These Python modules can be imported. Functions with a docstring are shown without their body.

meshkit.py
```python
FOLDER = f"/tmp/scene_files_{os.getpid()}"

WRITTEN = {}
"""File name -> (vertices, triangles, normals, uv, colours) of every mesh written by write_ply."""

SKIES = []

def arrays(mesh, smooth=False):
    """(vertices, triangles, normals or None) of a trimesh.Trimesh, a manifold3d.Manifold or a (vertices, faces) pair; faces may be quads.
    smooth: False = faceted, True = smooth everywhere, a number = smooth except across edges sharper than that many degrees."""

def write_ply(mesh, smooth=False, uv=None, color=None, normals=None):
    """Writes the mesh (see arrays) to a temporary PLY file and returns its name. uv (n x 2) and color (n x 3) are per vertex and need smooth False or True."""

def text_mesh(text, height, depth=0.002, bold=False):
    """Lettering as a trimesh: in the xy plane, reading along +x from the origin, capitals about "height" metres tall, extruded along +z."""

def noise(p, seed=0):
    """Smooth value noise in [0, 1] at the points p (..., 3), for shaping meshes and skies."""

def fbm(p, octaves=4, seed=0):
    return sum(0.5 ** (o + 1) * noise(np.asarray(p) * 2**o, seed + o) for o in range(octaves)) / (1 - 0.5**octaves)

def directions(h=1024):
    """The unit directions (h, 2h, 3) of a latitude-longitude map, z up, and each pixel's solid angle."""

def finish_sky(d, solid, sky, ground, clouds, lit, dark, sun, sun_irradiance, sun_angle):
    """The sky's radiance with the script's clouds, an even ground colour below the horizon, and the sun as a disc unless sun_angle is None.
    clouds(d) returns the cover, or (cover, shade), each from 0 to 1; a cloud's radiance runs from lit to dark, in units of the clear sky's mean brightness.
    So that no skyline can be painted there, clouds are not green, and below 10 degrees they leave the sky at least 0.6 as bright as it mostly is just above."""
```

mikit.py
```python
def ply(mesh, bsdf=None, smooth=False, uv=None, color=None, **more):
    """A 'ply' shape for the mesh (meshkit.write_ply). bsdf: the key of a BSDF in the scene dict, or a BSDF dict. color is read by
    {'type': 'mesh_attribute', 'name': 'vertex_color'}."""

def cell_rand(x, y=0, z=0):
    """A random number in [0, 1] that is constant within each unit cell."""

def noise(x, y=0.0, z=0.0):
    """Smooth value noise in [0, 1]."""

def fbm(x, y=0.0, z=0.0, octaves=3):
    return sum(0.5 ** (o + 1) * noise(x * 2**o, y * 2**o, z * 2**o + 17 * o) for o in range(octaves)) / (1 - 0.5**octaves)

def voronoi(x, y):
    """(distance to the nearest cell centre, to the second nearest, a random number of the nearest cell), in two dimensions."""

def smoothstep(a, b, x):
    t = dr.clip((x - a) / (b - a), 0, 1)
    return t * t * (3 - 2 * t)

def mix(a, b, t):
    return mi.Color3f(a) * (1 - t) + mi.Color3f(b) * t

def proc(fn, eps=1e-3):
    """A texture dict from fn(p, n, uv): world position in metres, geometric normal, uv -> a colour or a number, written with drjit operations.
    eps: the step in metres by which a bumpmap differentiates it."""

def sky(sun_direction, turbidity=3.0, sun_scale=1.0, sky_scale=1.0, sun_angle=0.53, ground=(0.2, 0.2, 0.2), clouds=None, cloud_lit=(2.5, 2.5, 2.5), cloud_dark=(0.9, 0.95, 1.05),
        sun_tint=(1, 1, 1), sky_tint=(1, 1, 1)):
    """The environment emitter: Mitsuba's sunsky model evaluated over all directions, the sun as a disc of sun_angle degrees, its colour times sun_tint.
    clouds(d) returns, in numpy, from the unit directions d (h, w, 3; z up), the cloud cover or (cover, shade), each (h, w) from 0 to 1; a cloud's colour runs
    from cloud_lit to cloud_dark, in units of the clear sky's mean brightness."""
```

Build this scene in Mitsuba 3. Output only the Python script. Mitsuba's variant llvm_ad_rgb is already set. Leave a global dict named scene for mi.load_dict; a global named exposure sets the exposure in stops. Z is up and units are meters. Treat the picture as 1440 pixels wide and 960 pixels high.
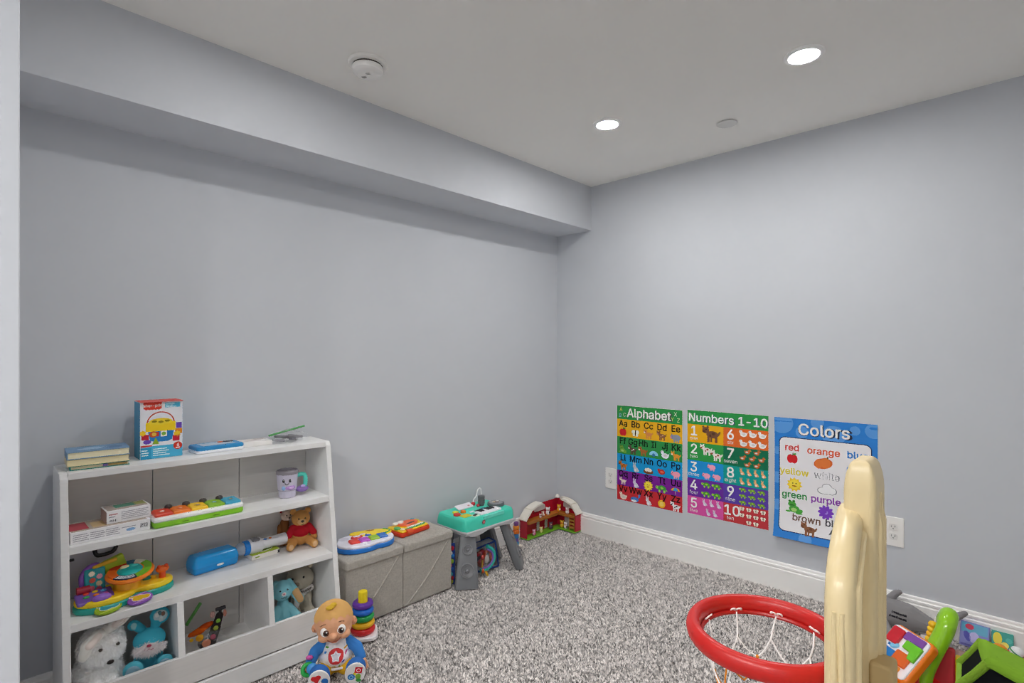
import math, numpy as np, trimesh, mitsuba as mi, drjit as dr, mikit, meshkit, manifold3d as m3
from shapely.geometry import Polygon, Point, box as sbox
from shapely import affinity
from shapely.ops import unary_union
T4 = mi.ScalarTransform4f
scene, labels = {'type': 'scene'}, {}
RNG = np.random.default_rng(7)

# ------------------------------------------------------------------ camera, exposure, lamps
CAM = np.array([2.398, -2.965, 1.219]); YAW = math.radians(43.755)
FWD = np.array([-math.sin(YAW), math.cos(YAW), 0.0])
scene['camera'] = {'type': 'perspective', 'fov': math.degrees(2 * math.atan(720 / 752)), 'fov_axis': 'x', 'near_clip': 0.02, 'far_clip': 50.0,
                   'principal_point_offset_y': -14.5 / 960, 'to_world': T4().look_at(origin=CAM.tolist(), target=(CAM + FWD).tolist(), up=[0, 0, 1])}
exposure = 1.95
LAMP, LAMP_NEAR, LAMP_FILL = 78.0, 50.0, 285.0      # radiance of the downlights' diffusers, in the room, and of the fill lamps added in the hall behind the camera
H = 2.326                        # ceiling height
LIGHTS_ROOM = [(0.937, -0.769), (1.805, -0.772), (0.937, -2.20), (1.805, -2.20)]
LIGHTS_FILL = [(1.05, -4.1), (1.9, -4.1), (2.75, -4.1)]  # unseen lamps added to fill and even out the light on the walls

# ------------------------------------------------------------------ colours and materials
def lin(c):
    if isinstance(c, str):
        c = tuple(int(c[i:i + 2], 16) for i in (1, 3, 5))
    c = np.asarray(c, float) / 255
    return np.where(c <= 0.04045, c / 12.92, ((c + 0.055) / 1.055) ** 2.4)
VC = {'type': 'mesh_attribute', 'name': 'vertex_color'}
def rgb(c): return {'type': 'rgb', 'value': [float(x) for x in lin(c)]}
def two(b): return {'type': 'twosided', 'bsdf': b}
scene['vc_plastic'] = two({'type': 'principled', 'base_color': VC, 'roughness': 0.32, 'specular': 0.45})
scene['vc_gloss'] = two({'type': 'principled', 'base_color': VC, 'roughness': 0.14, 'specular': 0.5})
scene['vc_matte'] = two({'type': 'principled', 'base_color': VC, 'roughness': 0.6, 'specular': 0.25})
scene['vc_paper'] = two({'type': 'principled', 'base_color': VC, 'roughness': 0.42, 'specular': 0.3})
scene['vc_fabric'] = two({'type': 'bumpmap', 'arbitrary': mikit.proc(lambda p, n, uv: mikit.noise(p.x * 900, p.y * 900, p.z * 900) * 0.0006, eps=4e-4),
                          'bsdf': {'type': 'principled', 'base_color': VC, 'roughness': 0.95, 'specular': 0.1, 'sheen': 0.5}})
scene['vc_plush'] = two({'type': 'bumpmap', 'arbitrary': mikit.proc(lambda p, n, uv: mikit.fbm(p.x * 330, p.y * 330, p.z * 330, 2) * 0.004, eps=6e-4),
                         'bsdf': {'type': 'principled', 'base_color': VC, 'roughness': 1.0, 'specular': 0.05, 'sheen': 0.8}})
scene['clear_film'] = {'type': 'thindielectric', 'int_ior': 1.7}
def col_noise(c, amp, sx, sy, sz):
    c = [float(x) for x in lin(c)]
    def f(p, n, uv):
        k = 1 + amp * (mikit.fbm(p.x * sx, p.y * sy, p.z * sz, 3) - 0.5) * 2
        return mi.Color3f(c[0] * k, c[1] * k, c[2] * k)
    return mikit.proc(f)
scene['wall_paint'] = two({'type': 'principled', 'base_color': col_noise('#c4c7cc', 0.015, 3, 3, 3), 'roughness': 0.75, 'specular': 0.2})
scene['ceiling_paint'] = two({'type': 'principled', 'base_color': col_noise('#e9e7e2', 0.012, 2, 2, 2), 'roughness': 0.9, 'specular': 0.1})
scene['trim_paint'] = two({'type': 'principled', 'base_color': col_noise('#f3f2ef', 0.01, 9, 9, 9), 'roughness': 0.28, 'specular': 0.5})
def grain(p, n, uv, c=lin('#dfdfde')):
    a = mikit.fbm(p.x * 60, p.y * 5, p.z * 70, 3)
    b = mikit.smoothstep(0.5, 0.75, mikit.fbm(p.x * 160 + 9, p.y * 9, p.z * 200, 2))
    k = 1 - 0.05 * (a - 0.4) - 0.025 * b
    return mi.Color3f(float(c[0]) * k, float(c[1]) * k, float(c[2]) * k)
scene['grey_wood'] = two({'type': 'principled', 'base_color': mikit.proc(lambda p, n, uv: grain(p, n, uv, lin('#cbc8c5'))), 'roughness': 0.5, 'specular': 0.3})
scene['white_wood'] = two({'type': 'principled', 'base_color': mikit.proc(grain), 'roughness': 0.45, 'specular': 0.35})
def linen(p, n, uv):
    u, v = p.y + 0.6 * p.x, p.z + 0.5 * p.x
    a = mikit.noise(u * 90, v * 900) * 0.5 + mikit.noise(u * 900 + 7, v * 90) * 0.5
    b = mikit.fbm(p.x * 120, p.y * 120, p.z * 120, 2)
    k = 0.72 + 0.36 * a + 0.22 * b
    c = lin('#a7a29a')
    return mi.Color3f(float(c[0]) * k, float(c[1]) * k, float(c[2]) * k)
scene['linen'] = two({'type': 'principled', 'base_color': mikit.proc(linen), 'roughness': 1.0, 'specular': 0.1, 'sheen': 0.4})
scene['tan_plastic'] = two({'type': 'principled', 'base_color': col_noise('#d0bd92', 0.02, 14, 14, 5), 'roughness': 0.33, 'specular': 0.45})
scene['lamp_glow'] = {'type': 'diffuse', 'reflectance': rgb('#ffffff')}

# ------------------------------------------------------------------ mesh helpers
def tm(m):
    if hasattr(m, 'to_mesh'):
        q = m.to_mesh(); return trimesh.Trimesh(np.array(q.vert_properties[:, :3]), np.array(q.tri_verts), process=False)
    return m
def cat(*ms):
    out = []
    for m in ms: out += [tm(x) for x in m] if isinstance(m, (list, tuple)) else [tm(m)]
    return trimesh.util.concatenate(out) if len(out) > 1 else out[0]
def rot(axis, deg):
    return trimesh.transformations.rotation_matrix(math.radians(deg), axis)
def mv(m, x=0, y=0, z=0, rx=0, ry=0, rz=0, s=None):
    m = tm(m).copy()
    if s is not None: m.apply_transform(np.diag([*(s if np.ndim(s) else (s, s, s)), 1.0]))
    M = np.eye(4)
    for ax, d in (((1, 0, 0), rx), ((0, 1, 0), ry), ((0, 0, 1), rz)):
        if d: M = rot(ax, d) @ M
    M[:3, 3] = (x, y, z); m.apply_transform(M); return m
def bx(x0, x1, y0, y1, z0, z1):
    m = trimesh.creation.box((x1 - x0, y1 - y0, z1 - z0)); m.apply_translation(((x0 + x1) / 2, (y0 + y1) / 2, (z0 + z1) / 2)); return m
def cbx(x0, x1, y0, y1, z0, z1, c=0.002):          # chamfered box
    pts = []
    for sx in (0, 1):
        for sy in (0, 1):
            for sz in (0, 1):
                P = [x1 if sx else x0, y1 if sy else y0, z1 if sz else z0]; sg = [-1 if s else 1 for s in (sx, sy, sz)]
                for k in range(3):
                    q = [P[i] + (sg[i] * c if i != k else 0) for i in range(3)]; pts.append(q)
    return trimesh.convex.convex_hull(np.array(pts))
def rbx(x0, x1, y0, y1, z0, z1, r=0.01, n=16, flat=False):   # box with round edges
    if flat:                                              # only the upright edges round, small chamfer elsewhere
        p = sbox(x0 + r, y0 + r, x1 - r, y1 - r).buffer(r, quad_segs=n // 4)
        return slab(p, z0, z1, min(r * .4, (z1 - z0) * .25))
    s = m3.Manifold.sphere(r, n)
    hs = [s.translate((x, y, z)) for x in (x0 + r, x1 - r) for y in (y0 + r, y1 - r) for z in (z0 + r, z1 - r)]
    return tm(m3.Manifold.batch_hull(hs))
def ext(poly, z0, z1):
    ps = list(getattr(poly, 'geoms', [poly]))
    m = cat([trimesh.creation.extrude_polygon(p, z1 - z0, engine='earcut') for p in ps]); m.apply_translation((0, 0, z0)); return m
def slab(poly, z0, z1, b=0.002):                       # extruded outline with bevelled rims (outline must be hole-free or simple)
    poly = poly.simplify(1e-5)
    if poly.geom_type != 'Polygon' or len(poly.interiors): return ext(poly, z0, z1)
    inn = poly.buffer(-b, join_style=1, quad_segs=4)
    if inn.is_empty or inn.geom_type != 'Polygon': return ext(poly, z0, z1)
    A = np.array(poly.exterior.coords)[:-1]; n = 96
    L = poly.exterior.length
    ts = np.unique(np.concatenate([np.linspace(0, 1, n, endpoint=False)]))
    P = np.array([poly.exterior.interpolate(t, normalized=True).coords[0] for t in ts])
    Q = np.array([inn.exterior.interpolate(inn.exterior.project(Point(p))).coords[0] for p in P])
    V, F = [], []
    k = 4 if b >= .006 else 1
    ang = [math.pi / 2 * i / k for i in range(k + 1)]
    rings = [(P + (Q - P) * (1 - math.sin(a)), z0 + b * (1 - math.cos(a))) for a in ang] + [(P + (Q - P) * (1 - math.cos(a)), z1 - b * (1 - math.sin(a))) for a in ang]
    for R, z in rings: V += [(x, y, z) for x, y in R]
    for k in range(len(rings) - 1):
        for i in range(n):
            a, b_, c, d = k * n + i, k * n + (i + 1) % n, (k + 1) * n + (i + 1) % n, (k + 1) * n + i
            F += [(a, b_, c), (a, c, d)]
    cap = Polygon(Q)
    if not cap.is_valid: return ext(poly, z0, z1)
    v2, f2 = trimesh.creation.triangulate_polygon(cap, engine='earcut')
    o = len(V); V += [(x, y, z0) for x, y in v2]; F += [(o + c, o + b_, o + a) for a, b_, c in f2]
    o = len(V); V += [(x, y, z1) for x, y in v2]; F += [(o + a, o + b_, o + c) for a, b_, c in f2]
    m = trimesh.Trimesh(np.array(V), np.array(F), process=False); m.merge_vertices()
    m.fix_normals(); return m
def cyl(p0, p1, r, n=20, r2=None):
    p0, p1 = np.array(p0, float), np.array(p1, float); d = p1 - p0; L = np.linalg.norm(d)
    r2 = r if r2 is None else r2
    a = np.linspace(0, 2 * np.pi, n, endpoint=False)
    V = [(r * math.cos(t), r * math.sin(t), 0) for t in a] + [(r2 * math.cos(t), r2 * math.sin(t), L) for t in a] + [(0, 0, 0), (0, 0, L)]
    F = []
    for i in range(n):
        j = (i + 1) % n; F += [(i, j, n + j), (i, n + j, n + i), (2 * n, j, i), (2 * n + 1, n + i, n + j)]
    m = trimesh.Trimesh(np.array(V), np.array(F), process=False)
    m.apply_transform(trimesh.geometry.align_vectors([0, 0, 1], d / L)); m.apply_translation(p0); return m
def lathe(prof, n=32):
    return trimesh.creation.revolve(np.array(prof, float), sections=n)
def rcyl(x, y, z0, z1, r, b=0.002, n=28):             # upright cylinder with rounded rims
    m = lathe([(0, z0), (r - b, z0), (r - b * .3, z0 + b * .3), (r, z0 + b), (r, z1 - b), (r - b * .3, z1 - b * .3), (r - b, z1), (0, z1)], n)
    m.apply_translation((x, y, 0)); return m
def ell(c, r, n=2, rx=0, ry=0, rz=0):
    m = trimesh.creation.icosphere(subdivisions=n)
    return mv(m, *c, rx=rx, ry=ry, rz=rz, s=r if np.ndim(r) else (r, r, r))
def tube(path, r, n=10, closed=False, caps=True):
    P = np.array(path, float); k = len(P); R = np.broadcast_to(np.asarray(r, float), (k,))
    Tn = np.array([(P[(i + 1) % k] - P[i - 1]) if closed or 0 < i < k - 1 else (P[1] - P[0] if i == 0 else P[-1] - P[-2]) for i in range(k)])
    Tn /= np.linalg.norm(Tn, axis=1, keepdims=True)
    u = np.cross(Tn[0], [0.13, 0.27, 0.95]); u /= np.linalg.norm(u)
    V = []
    for i in range(k):
        u = u - Tn[i] * (u @ Tn[i]); u /= np.linalg.norm(u); w = np.cross(Tn[i], u)
        V += [P[i] + R[i] * (math.cos(a) * u + math.sin(a) * w) for a in np.linspace(0, 2 * np.pi, n, endpoint=False)]
    F = []
    for i in range(k if closed else k - 1):
        i2 = (i + 1) % k
        for j in range(n):
            j2 = (j + 1) % n; a, b, c, d = i * n + j, i * n + j2, i2 * n + j2, i2 * n + j
            F += [(a, b, c), (a, c, d)]
    if not closed and caps:
        V += [P[0], P[-1]]; o = len(V) - 2
        for j in range(n):
            j2 = (j + 1) % n; F += [(o, j2, j), (o + 1, (k - 1) * n + j, (k - 1) * n + j2)]
    return trimesh.Trimesh(np.array(V), np.array(F), process=False)
def curve(pts, n=24, closed=False):                     # Catmull-Rom through the points
    P = np.array(pts, float); k = len(P); out = []
    seg = k if closed else k - 1
    for i in range(seg):
        g = lambda j: P[j % k] if closed else P[min(max(j, 0), k - 1)]
        a, b, c, d = g(i - 1), g(i), g(i + 1), g(i + 2)
        for t in np.linspace(0, 1, max(2, n // seg), endpoint=False):
            out.append(0.5 * (2 * b + (c - a) * t + (2 * a - 5 * b + 4 * c - d) * t * t + (3 * b - a - 3 * c + d) * t ** 3))
    if not closed: out.append(P[-1])
    return np.array(out)
def torus(c, R, r, n=40, k=12, axis=(0, 0, 1), sq=1.0):
    a = np.linspace(0, 2 * np.pi, n, endpoint=False)
    m = tube([(R * math.cos(t), R * math.sin(t), 0) for t in a], r, k, closed=True)
    m.apply_transform(np.diag([1, 1, sq, 1])); m.apply_transform(trimesh.geometry.align_vectors([0, 0, 1], axis)); m.apply_translation(c); return m
def blob(bones, edge=0.006, it=12, sub=()):             # bones: (p0, r0, p1, r1) or (c, r) or (c, (rx,ry,rz)); one smooth skin
    out = None
    for b in bones:
        if len(b) == 2:
            s = m3.Manifold.sphere(1.0, 24).scale(b[1] if np.ndim(b[1]) else (b[1],) * 3).translate(b[0])
        else:
            s = m3.Manifold.batch_hull([m3.Manifold.sphere(b[1], 20).translate(b[0]), m3.Manifold.sphere(b[3], 20).translate(b[2])])
        out = s if out is None else out + s
    m = tm(out.refine_to_length(edge)); m.merge_vertices()
    trimesh.smoothing.filter_taubin(m, lamb=0.5, nu=0.52, iterations=it); return m
def lumpy(m, amp, f, seed=0):
    m = tm(m).copy(); n = m.vertex_normals
    m.vertices = m.vertices + n * ((meshkit.fbm(m.vertices * f + 50, 3, seed) - 0.5) * 2 * amp)[:, None]; return m
def fur(m, count, length, w, seed=0, droop=0.35, jit=0.45):   # thin cones on a skin
    rs = np.random.default_rng(seed)
    P, fi = trimesh.sample.sample_surface(m, count, seed=seed)
    N = m.face_normals[fi] + rs.normal(0, jit, (count, 3)); N[:, 2] -= droop; N /= np.linalg.norm(N, axis=1, keepdims=True)
    ok = (P[:, 2] > .012) & (P[:, 0] > -.068) & (P[:, 0] < .050); P, N = P[ok], N[ok]; count = len(P)
    u = np.cross(N, rs.normal(0, 1, (count, 3))); u /= np.linalg.norm(u, axis=1, keepdims=True); v = np.cross(N, u)
    L = length * rs.uniform(0.6, 1.2, (count, 1)); b = P - N * length * 0.15
    V = np.stack([b + w * u, b + w * (-0.5 * u + 0.87 * v), b + w * (-0.5 * u - 0.87 * v), P + N * L], 1).reshape(-1, 3)
    i = np.arange(count)[:, None] * 4
    F = np.stack([i + [0, 1, 3], i + [1, 2, 3], i + [2, 0, 3]], 1).reshape(-1, 3)
    return trimesh.Trimesh(V, F, process=False)
def disc(cx, cz, r, n=24): return Point(cx, cz).buffer(r, quad_segs=n // 4)
def oval(cx, cz, rx, rz, deg=0): return affinity.rotate(affinity.scale(Point(cx, cz).buffer(1, quad_segs=5), rx, rz), deg)
def star(cx, cz, R, r, k=5, a0=90):
    return Polygon([((R if i % 2 == 0 else r) * math.cos(math.radians(a0 + 180 * i / k)) + cx, (R if i % 2 == 0 else r) * math.sin(math.radians(a0 + 180 * i / k)) + cz) for i in range(2 * k)])
def flat(poly, y=0.0):                                  # a print: filled outline in the xz plane at depth y, facing -y
    V, F = [], []
    for p in getattr(poly, 'geoms', [poly]):
        if p.is_empty or p.area < 1e-10: continue
        v, f = trimesh.creation.triangulate_polygon(p, engine='earcut'); o = len(V)
        V += [(a, y, b) for a, b in v]; F += [(o + i[0], o + i[1], o + i[2]) for i in f]
    m = trimesh.Trimesh(np.array(V), np.array(F), process=False)
    return m
_TX = {}
def text(s, h, x=0, z=0, y=0.0, bold=False, mid=True, depth=0.0003):   # lettering in the xz plane facing -y, its middle (or left end) at x, its base at z
    k = (s, bold)
    if k not in _TX: _TX[k] = meshkit.text_mesh(s, 1.0, 0.01, bold)
    m = _TX[k].copy(); w = m.bounds[1][0]
    m.apply_transform(np.diag([h, h, depth / 0.01, 1]))
    m.apply_transform(rot((1, 0, 0), 90))
    m.apply_translation((x - (w * h / 2 if mid else 0), y, z)); return m
def face_up(m):                                         # from the xz plane facing -y to the xy plane facing +z
    m = tm(m).copy(); m.apply_transform(rot((1, 0, 0), -90)); return m

# ------------------------------------------------------------------ things
def numbered(key):
    if key not in scene and key not in labels and not any(k.startswith(key + '__') for k in scene): return key
    i = 1
    while True:
        k = f'{key}_{i:03d}'
        if k not in scene and k not in labels and not any(q.startswith(k + '__') for q in scene): return k
        i += 1
def frame(x, y, z, rz=0, rx=0, ry=0):
    M = rot((0, 0, 1), rz) @ rot((0, 1, 0), ry) @ rot((1, 0, 0), rx); M[:3, 3] = (x, y, z); return M
def put(key, mesh, color, kind='plastic', M=None, smooth=35):
    """color: one colour; or mesh a list of (mesh, colour); kind: a vc_ material, or with color None a BSDF key."""
    if isinstance(mesh, list):
        ms, cs = [tm(a).copy() for a, c in mesh], [c for a, c in mesh]
    else: ms, cs = [tm(mesh).copy()], [color]
    V, F, C, o = [], [], [], 0
    for m, c in zip(ms, cs):
        if M is not None: m.apply_transform(M)
        if smooth: m = trimesh.graph.smooth_shade(m, angle=math.radians(smooth), facet_minarea=None)
        V.append(np.array(m.vertices)); F.append(np.array(m.faces) + o); o += len(m.vertices)
        if c is not None: C.append(np.broadcast_to(lin(c), m.vertices.shape))
    mesh = (np.vstack(V), np.vstack(F))
    scene[key] = mikit.ply(mesh, kind if color is None and not C else 'vc_' + kind, smooth=bool(smooth), color=np.vstack(C) if C else None)
    return key
class Thing:
    def __init__(self, name, label, cat_, M=None, group=None):
        self.key = numbered(name); self.M = M
        labels[self.key] = {'label': label, 'category': cat_}
        if group: labels[self.key]['group'] = group
    def p(self, name, mesh, color=None, kind='plastic', parent=None, label=None, smooth=35, stuff=False):
        k = numbered((parent or self.key) + '__' + name)
        put(k, mesh, color, kind, self.M, smooth)
        if label or stuff: labels[k] = {**({'label': label} if label else {}), **({'kind': 'stuff'} if stuff else {})}
        return k
def one(name, mesh, color, kind, label, cat_, M=None, group=None, smooth=35):
    k = numbered(name); put(k, mesh, color, kind, M, smooth); labels[k] = {'label': label, 'category': cat_}
    if group: labels[k]['group'] = group
    return k
def struct(key, mesh, bsdf, label=None, smooth=False):
    put(key, mesh, None, bsdf, None, smooth); labels[key] = {'kind': 'structure', **({'label': label} if label else {})}

# ================================================================== the room
XR, YB = 3.6, -5.2
struct('ceiling', bx(-0.1, XR + .1, YB - .1, 0.1, H, H + .1), 'ceiling_paint', 'flat off-white ceiling')
struct('wall_left', bx(-0.1, 0, YB, 0, -0.012, H), 'wall_paint', 'pale grey wall behind the bookshelf')
struct('wall_back', bx(-0.1, XR + .1, 0, 0.1, -0.012, H), 'wall_paint', 'pale grey wall with the three posters')
struct('wall_right', bx(XR, XR + .1, YB, 0, -0.012, H), 'wall_paint')
struct('wall_hall', bx(-0.1, XR + .1, YB - .1, YB, -0.012, H), 'wall_paint')
struct('wall_front', cat(bx(0, 0.915, -2.992, -2.872, -0.012, H), bx(3.3, XR, -2.992, -2.872, -0.012, H), ), 'wall_paint')
struct('trim_1', cat(cbx(0.915, 0.931, -2.992, -2.872, -0.012, H, .002)), 'wall_paint', 'light grey end of the wall at the left edge of the opening')
struct('wall_soffit', bx(0, 0.297, -2.872, 0, 2.034, H), 'wall_paint', 'boxed-in soffit running along the top of the left wall')
def base_profile():                                    # (out from wall, z)
    return [(0, -.012), (.014, -.012), (.014, .094), (.0115, .098), (.0115, .102), (.0135, .105), (.0135, .113), (.009, .118), (.009, .121), (.0075, .128), (.004, .131), (0, .131)]
def base_run(p0, p1, out):
    P = np.array(base_profile()); n = len(P); V = []
    for q in (p0, p1): V += [(q[0] + out[0] * a, q[1] + out[1] * a, b) for a, b in P]
    F = []
    for i in range(n):
        j = (i + 1) % n; F += [(i, j, n + j), (i, n + j, n + i)]
    v2, f2 = trimesh.creation.triangulate_polygon(Polygon(P), engine='earcut')
    o = len(V)
    for q in (p0, p1): V += [(q[0] + out[0] * a, q[1] + out[1] * a, b) for a, b in v2]
    F += [tuple(o + np.array(f)) for f in f2] + [tuple(o + len(v2) + np.array(f)[::-1]) for f in f2]
    m = trimesh.Trimesh(np.array(V), np.array(F), process=False); m.fix_normals(); return m
struct('baseboard_back', base_run((0.014, 0), (XR, 0), (0, -1)), 'trim_paint', 'white moulded baseboard under the posters', smooth=20)
struct('baseboard_left', base_run((0, -2.872), (0, 0), (1, 0)), 'trim_paint', smooth=20)
struct('baseboard_right', base_run((XR, -2.872), (XR, 0), (-1, 0)), 'trim_paint', smooth=20)
# carpet: backing colour on the floor, pile as tufts
def carpet_col(p, n, uv):
    a = mikit.noise(p.x * 260, p.y * 260); k = 0.55 + 0.6 * a
    c = lin('#8b8783'); return mi.Color3f(float(c[0]) * k, float(c[1]) * k, float(c[2]) * k)
scene['carpet_back'] = two({'type': 'diffuse', 'reflectance': mikit.proc(carpet_col)})
scene['floor'] = mikit.ply(bx(-0.1, XR + .1, YB - .1, 0.1, -0.1, -0.012), 'carpet_back', smooth=False)
labels['floor'] = {'kind': 'structure', 'label': 'speckled grey carpeted floor'}
def carpet():
    st = 0.0068; xs, ys = np.arange(0.01, XR - .01, st), np.arange(-2.99, -0.012, st)
    g = np.stack(np.meshgrid(xs, ys), -1).reshape(-1, 2); g = g + RNG.uniform(-.45, .45, g.shape) * st; g = g[(g[:, 1] > -2.868) | ((g[:, 0] > .935) & (g[:, 0] < 3.296))]; n = len(g)
    a = RNG.uniform(0, 2 * np.pi, n); w = RNG.uniform(.0034, .005, n); h = RNG.uniform(.006, .0115, n)
    le = RNG.normal(0, .0028, (n, 2)); V = np.zeros((n, 5, 3))
    for k in range(4):
        V[:, k, 0] = g[:, 0] + w * np.cos(a + k * np.pi / 2); V[:, k, 1] = g[:, 1] + w * np.sin(a + k * np.pi / 2); V[:, k, 2] = -.0125
    V[:, 4, :2] = g + le; V[:, 4, 2] = -.0125 + h
    i = np.arange(n)[:, None] * 5
    F = np.stack([i + [k, (k + 1) % 4, 4] for k in range(4)], 1).reshape(-1, 3)
    tone = np.clip(RNG.normal(0.77, 0.24, n) + (RNG.random(n) < .18) * -.25, .2, 1.0)
    C = np.repeat((lin('#f9f3ef')[None] * tone[:, None] ** 1.3)[:, None], 5, 1).reshape(-1, 3)
    scene['carpet_pile'] = mikit.ply((V.reshape(-1, 3), F), 'vc_pile', smooth=False, color=C)
    labels['carpet_pile'] = {'label': 'speckled light and dark grey cut-pile carpet', 'category': 'carpet', 'kind': 'stuff'}
scene['vc_pile'] = two({'type': 'diffuse', 'reflectance': VC})
carpet()

# ------------------------------------------------------------------ ceiling fittings
def downlight(x, y, label, group=None, L=LAMP):
    t = Thing('downlight', label, 'ceiling light', frame(x, y, H), group)
    t.p('trim_ring', lathe([(.050, -.001), (.050, -.005), (.054, -.008), (.066, -.006), (.070, -.0015), (.070, 0), (.050, -.001)], 48), '#efeeec', 'plastic')
    k = numbered(t.key + '__diffuser'); m = trimesh.creation.cylinder(.050, .003, sections=40); m.apply_transform(frame(x, y, H - .0045))
    scene[k] = mikit.ply(m, 'lamp_glow', smooth=False); scene[k]['emitter'] = {'type': 'area', 'radiance': {'type': 'rgb', 'value': [L, L * .985, L * .97]}}
for i, (x, y) in enumerate(LIGHTS_ROOM + LIGHTS_FILL):
    downlight(x, y, ['lit round recessed downlight on the ceiling nearer the corner of the soffit', 'lit round recessed downlight on the ceiling toward the right edge', 'round downlight on the ceiling above the shelf, out of view', 'round downlight on the ceiling above the opening, out of view', 'added hall fill lamp nearest the left wall, out of view', 'middle one of three added hall fill lamps, out of view', 'added hall fill lamp nearest the right wall, out of view'][i], None, LAMP if i < 2 else LAMP_NEAR if i < 4 else LAMP_FILL)
t = Thing('smoke_detector', 'white round smoke detector on the ceiling beside the soffit', 'smoke detector', frame(.583, -1.868, H, 30))
t.p('base_plate', lathe([(0, 0), (.072, 0), (.073, -.004), (.070, -.012), (.060, -.014), (0, -.014)], 44), '#e9e7e3')
t.p('slot_ring', lathe([(0, -.014), (.056, -.014), (.056, -.021), (0, -.021)], 44), '#55534f', 'matte', label='dark vent gap')
hd = t.p('sensor_head', lathe([(0, -.020), (.0575, -.020), (.059, -.024), (.056, -.038), (.044, -.047), (0, -.049)], 44), '#e6e4e0')
t.p('test_button', rbx(-.03, -.012, .004, .018, -.0495, -.046, .0015, 8), '#8f8d89', parent=hd)
t.p('vent_slot', mv(ext(sbox(-.008, -.002, .008, .002), -.0495, -.0485), .006, -.014), '#9d9b97', parent=hd)
t.p('vent_slot', mv(ext(sbox(-.008, -.002, .008, .002), -.0495, -.0485), .006, -.006), '#9d9b97', parent=hd)
t = Thing('ceiling_cover_plate', 'small flush round cover plate on the ceiling between the downlights and the poster wall', 'cover plate', frame(1.359, -.376, H))
t.p('plate', lathe([(0, -.006), (.046, -.006), (.048, -.0045), (.048, -.003), (0, -.003)], 40), '#cfceca')
t.p('shadow_gap', lathe([(0, -.003), (.042, -.003), (.042, 0), (0, 0)], 40), '#4a4946', 'matte')

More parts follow.
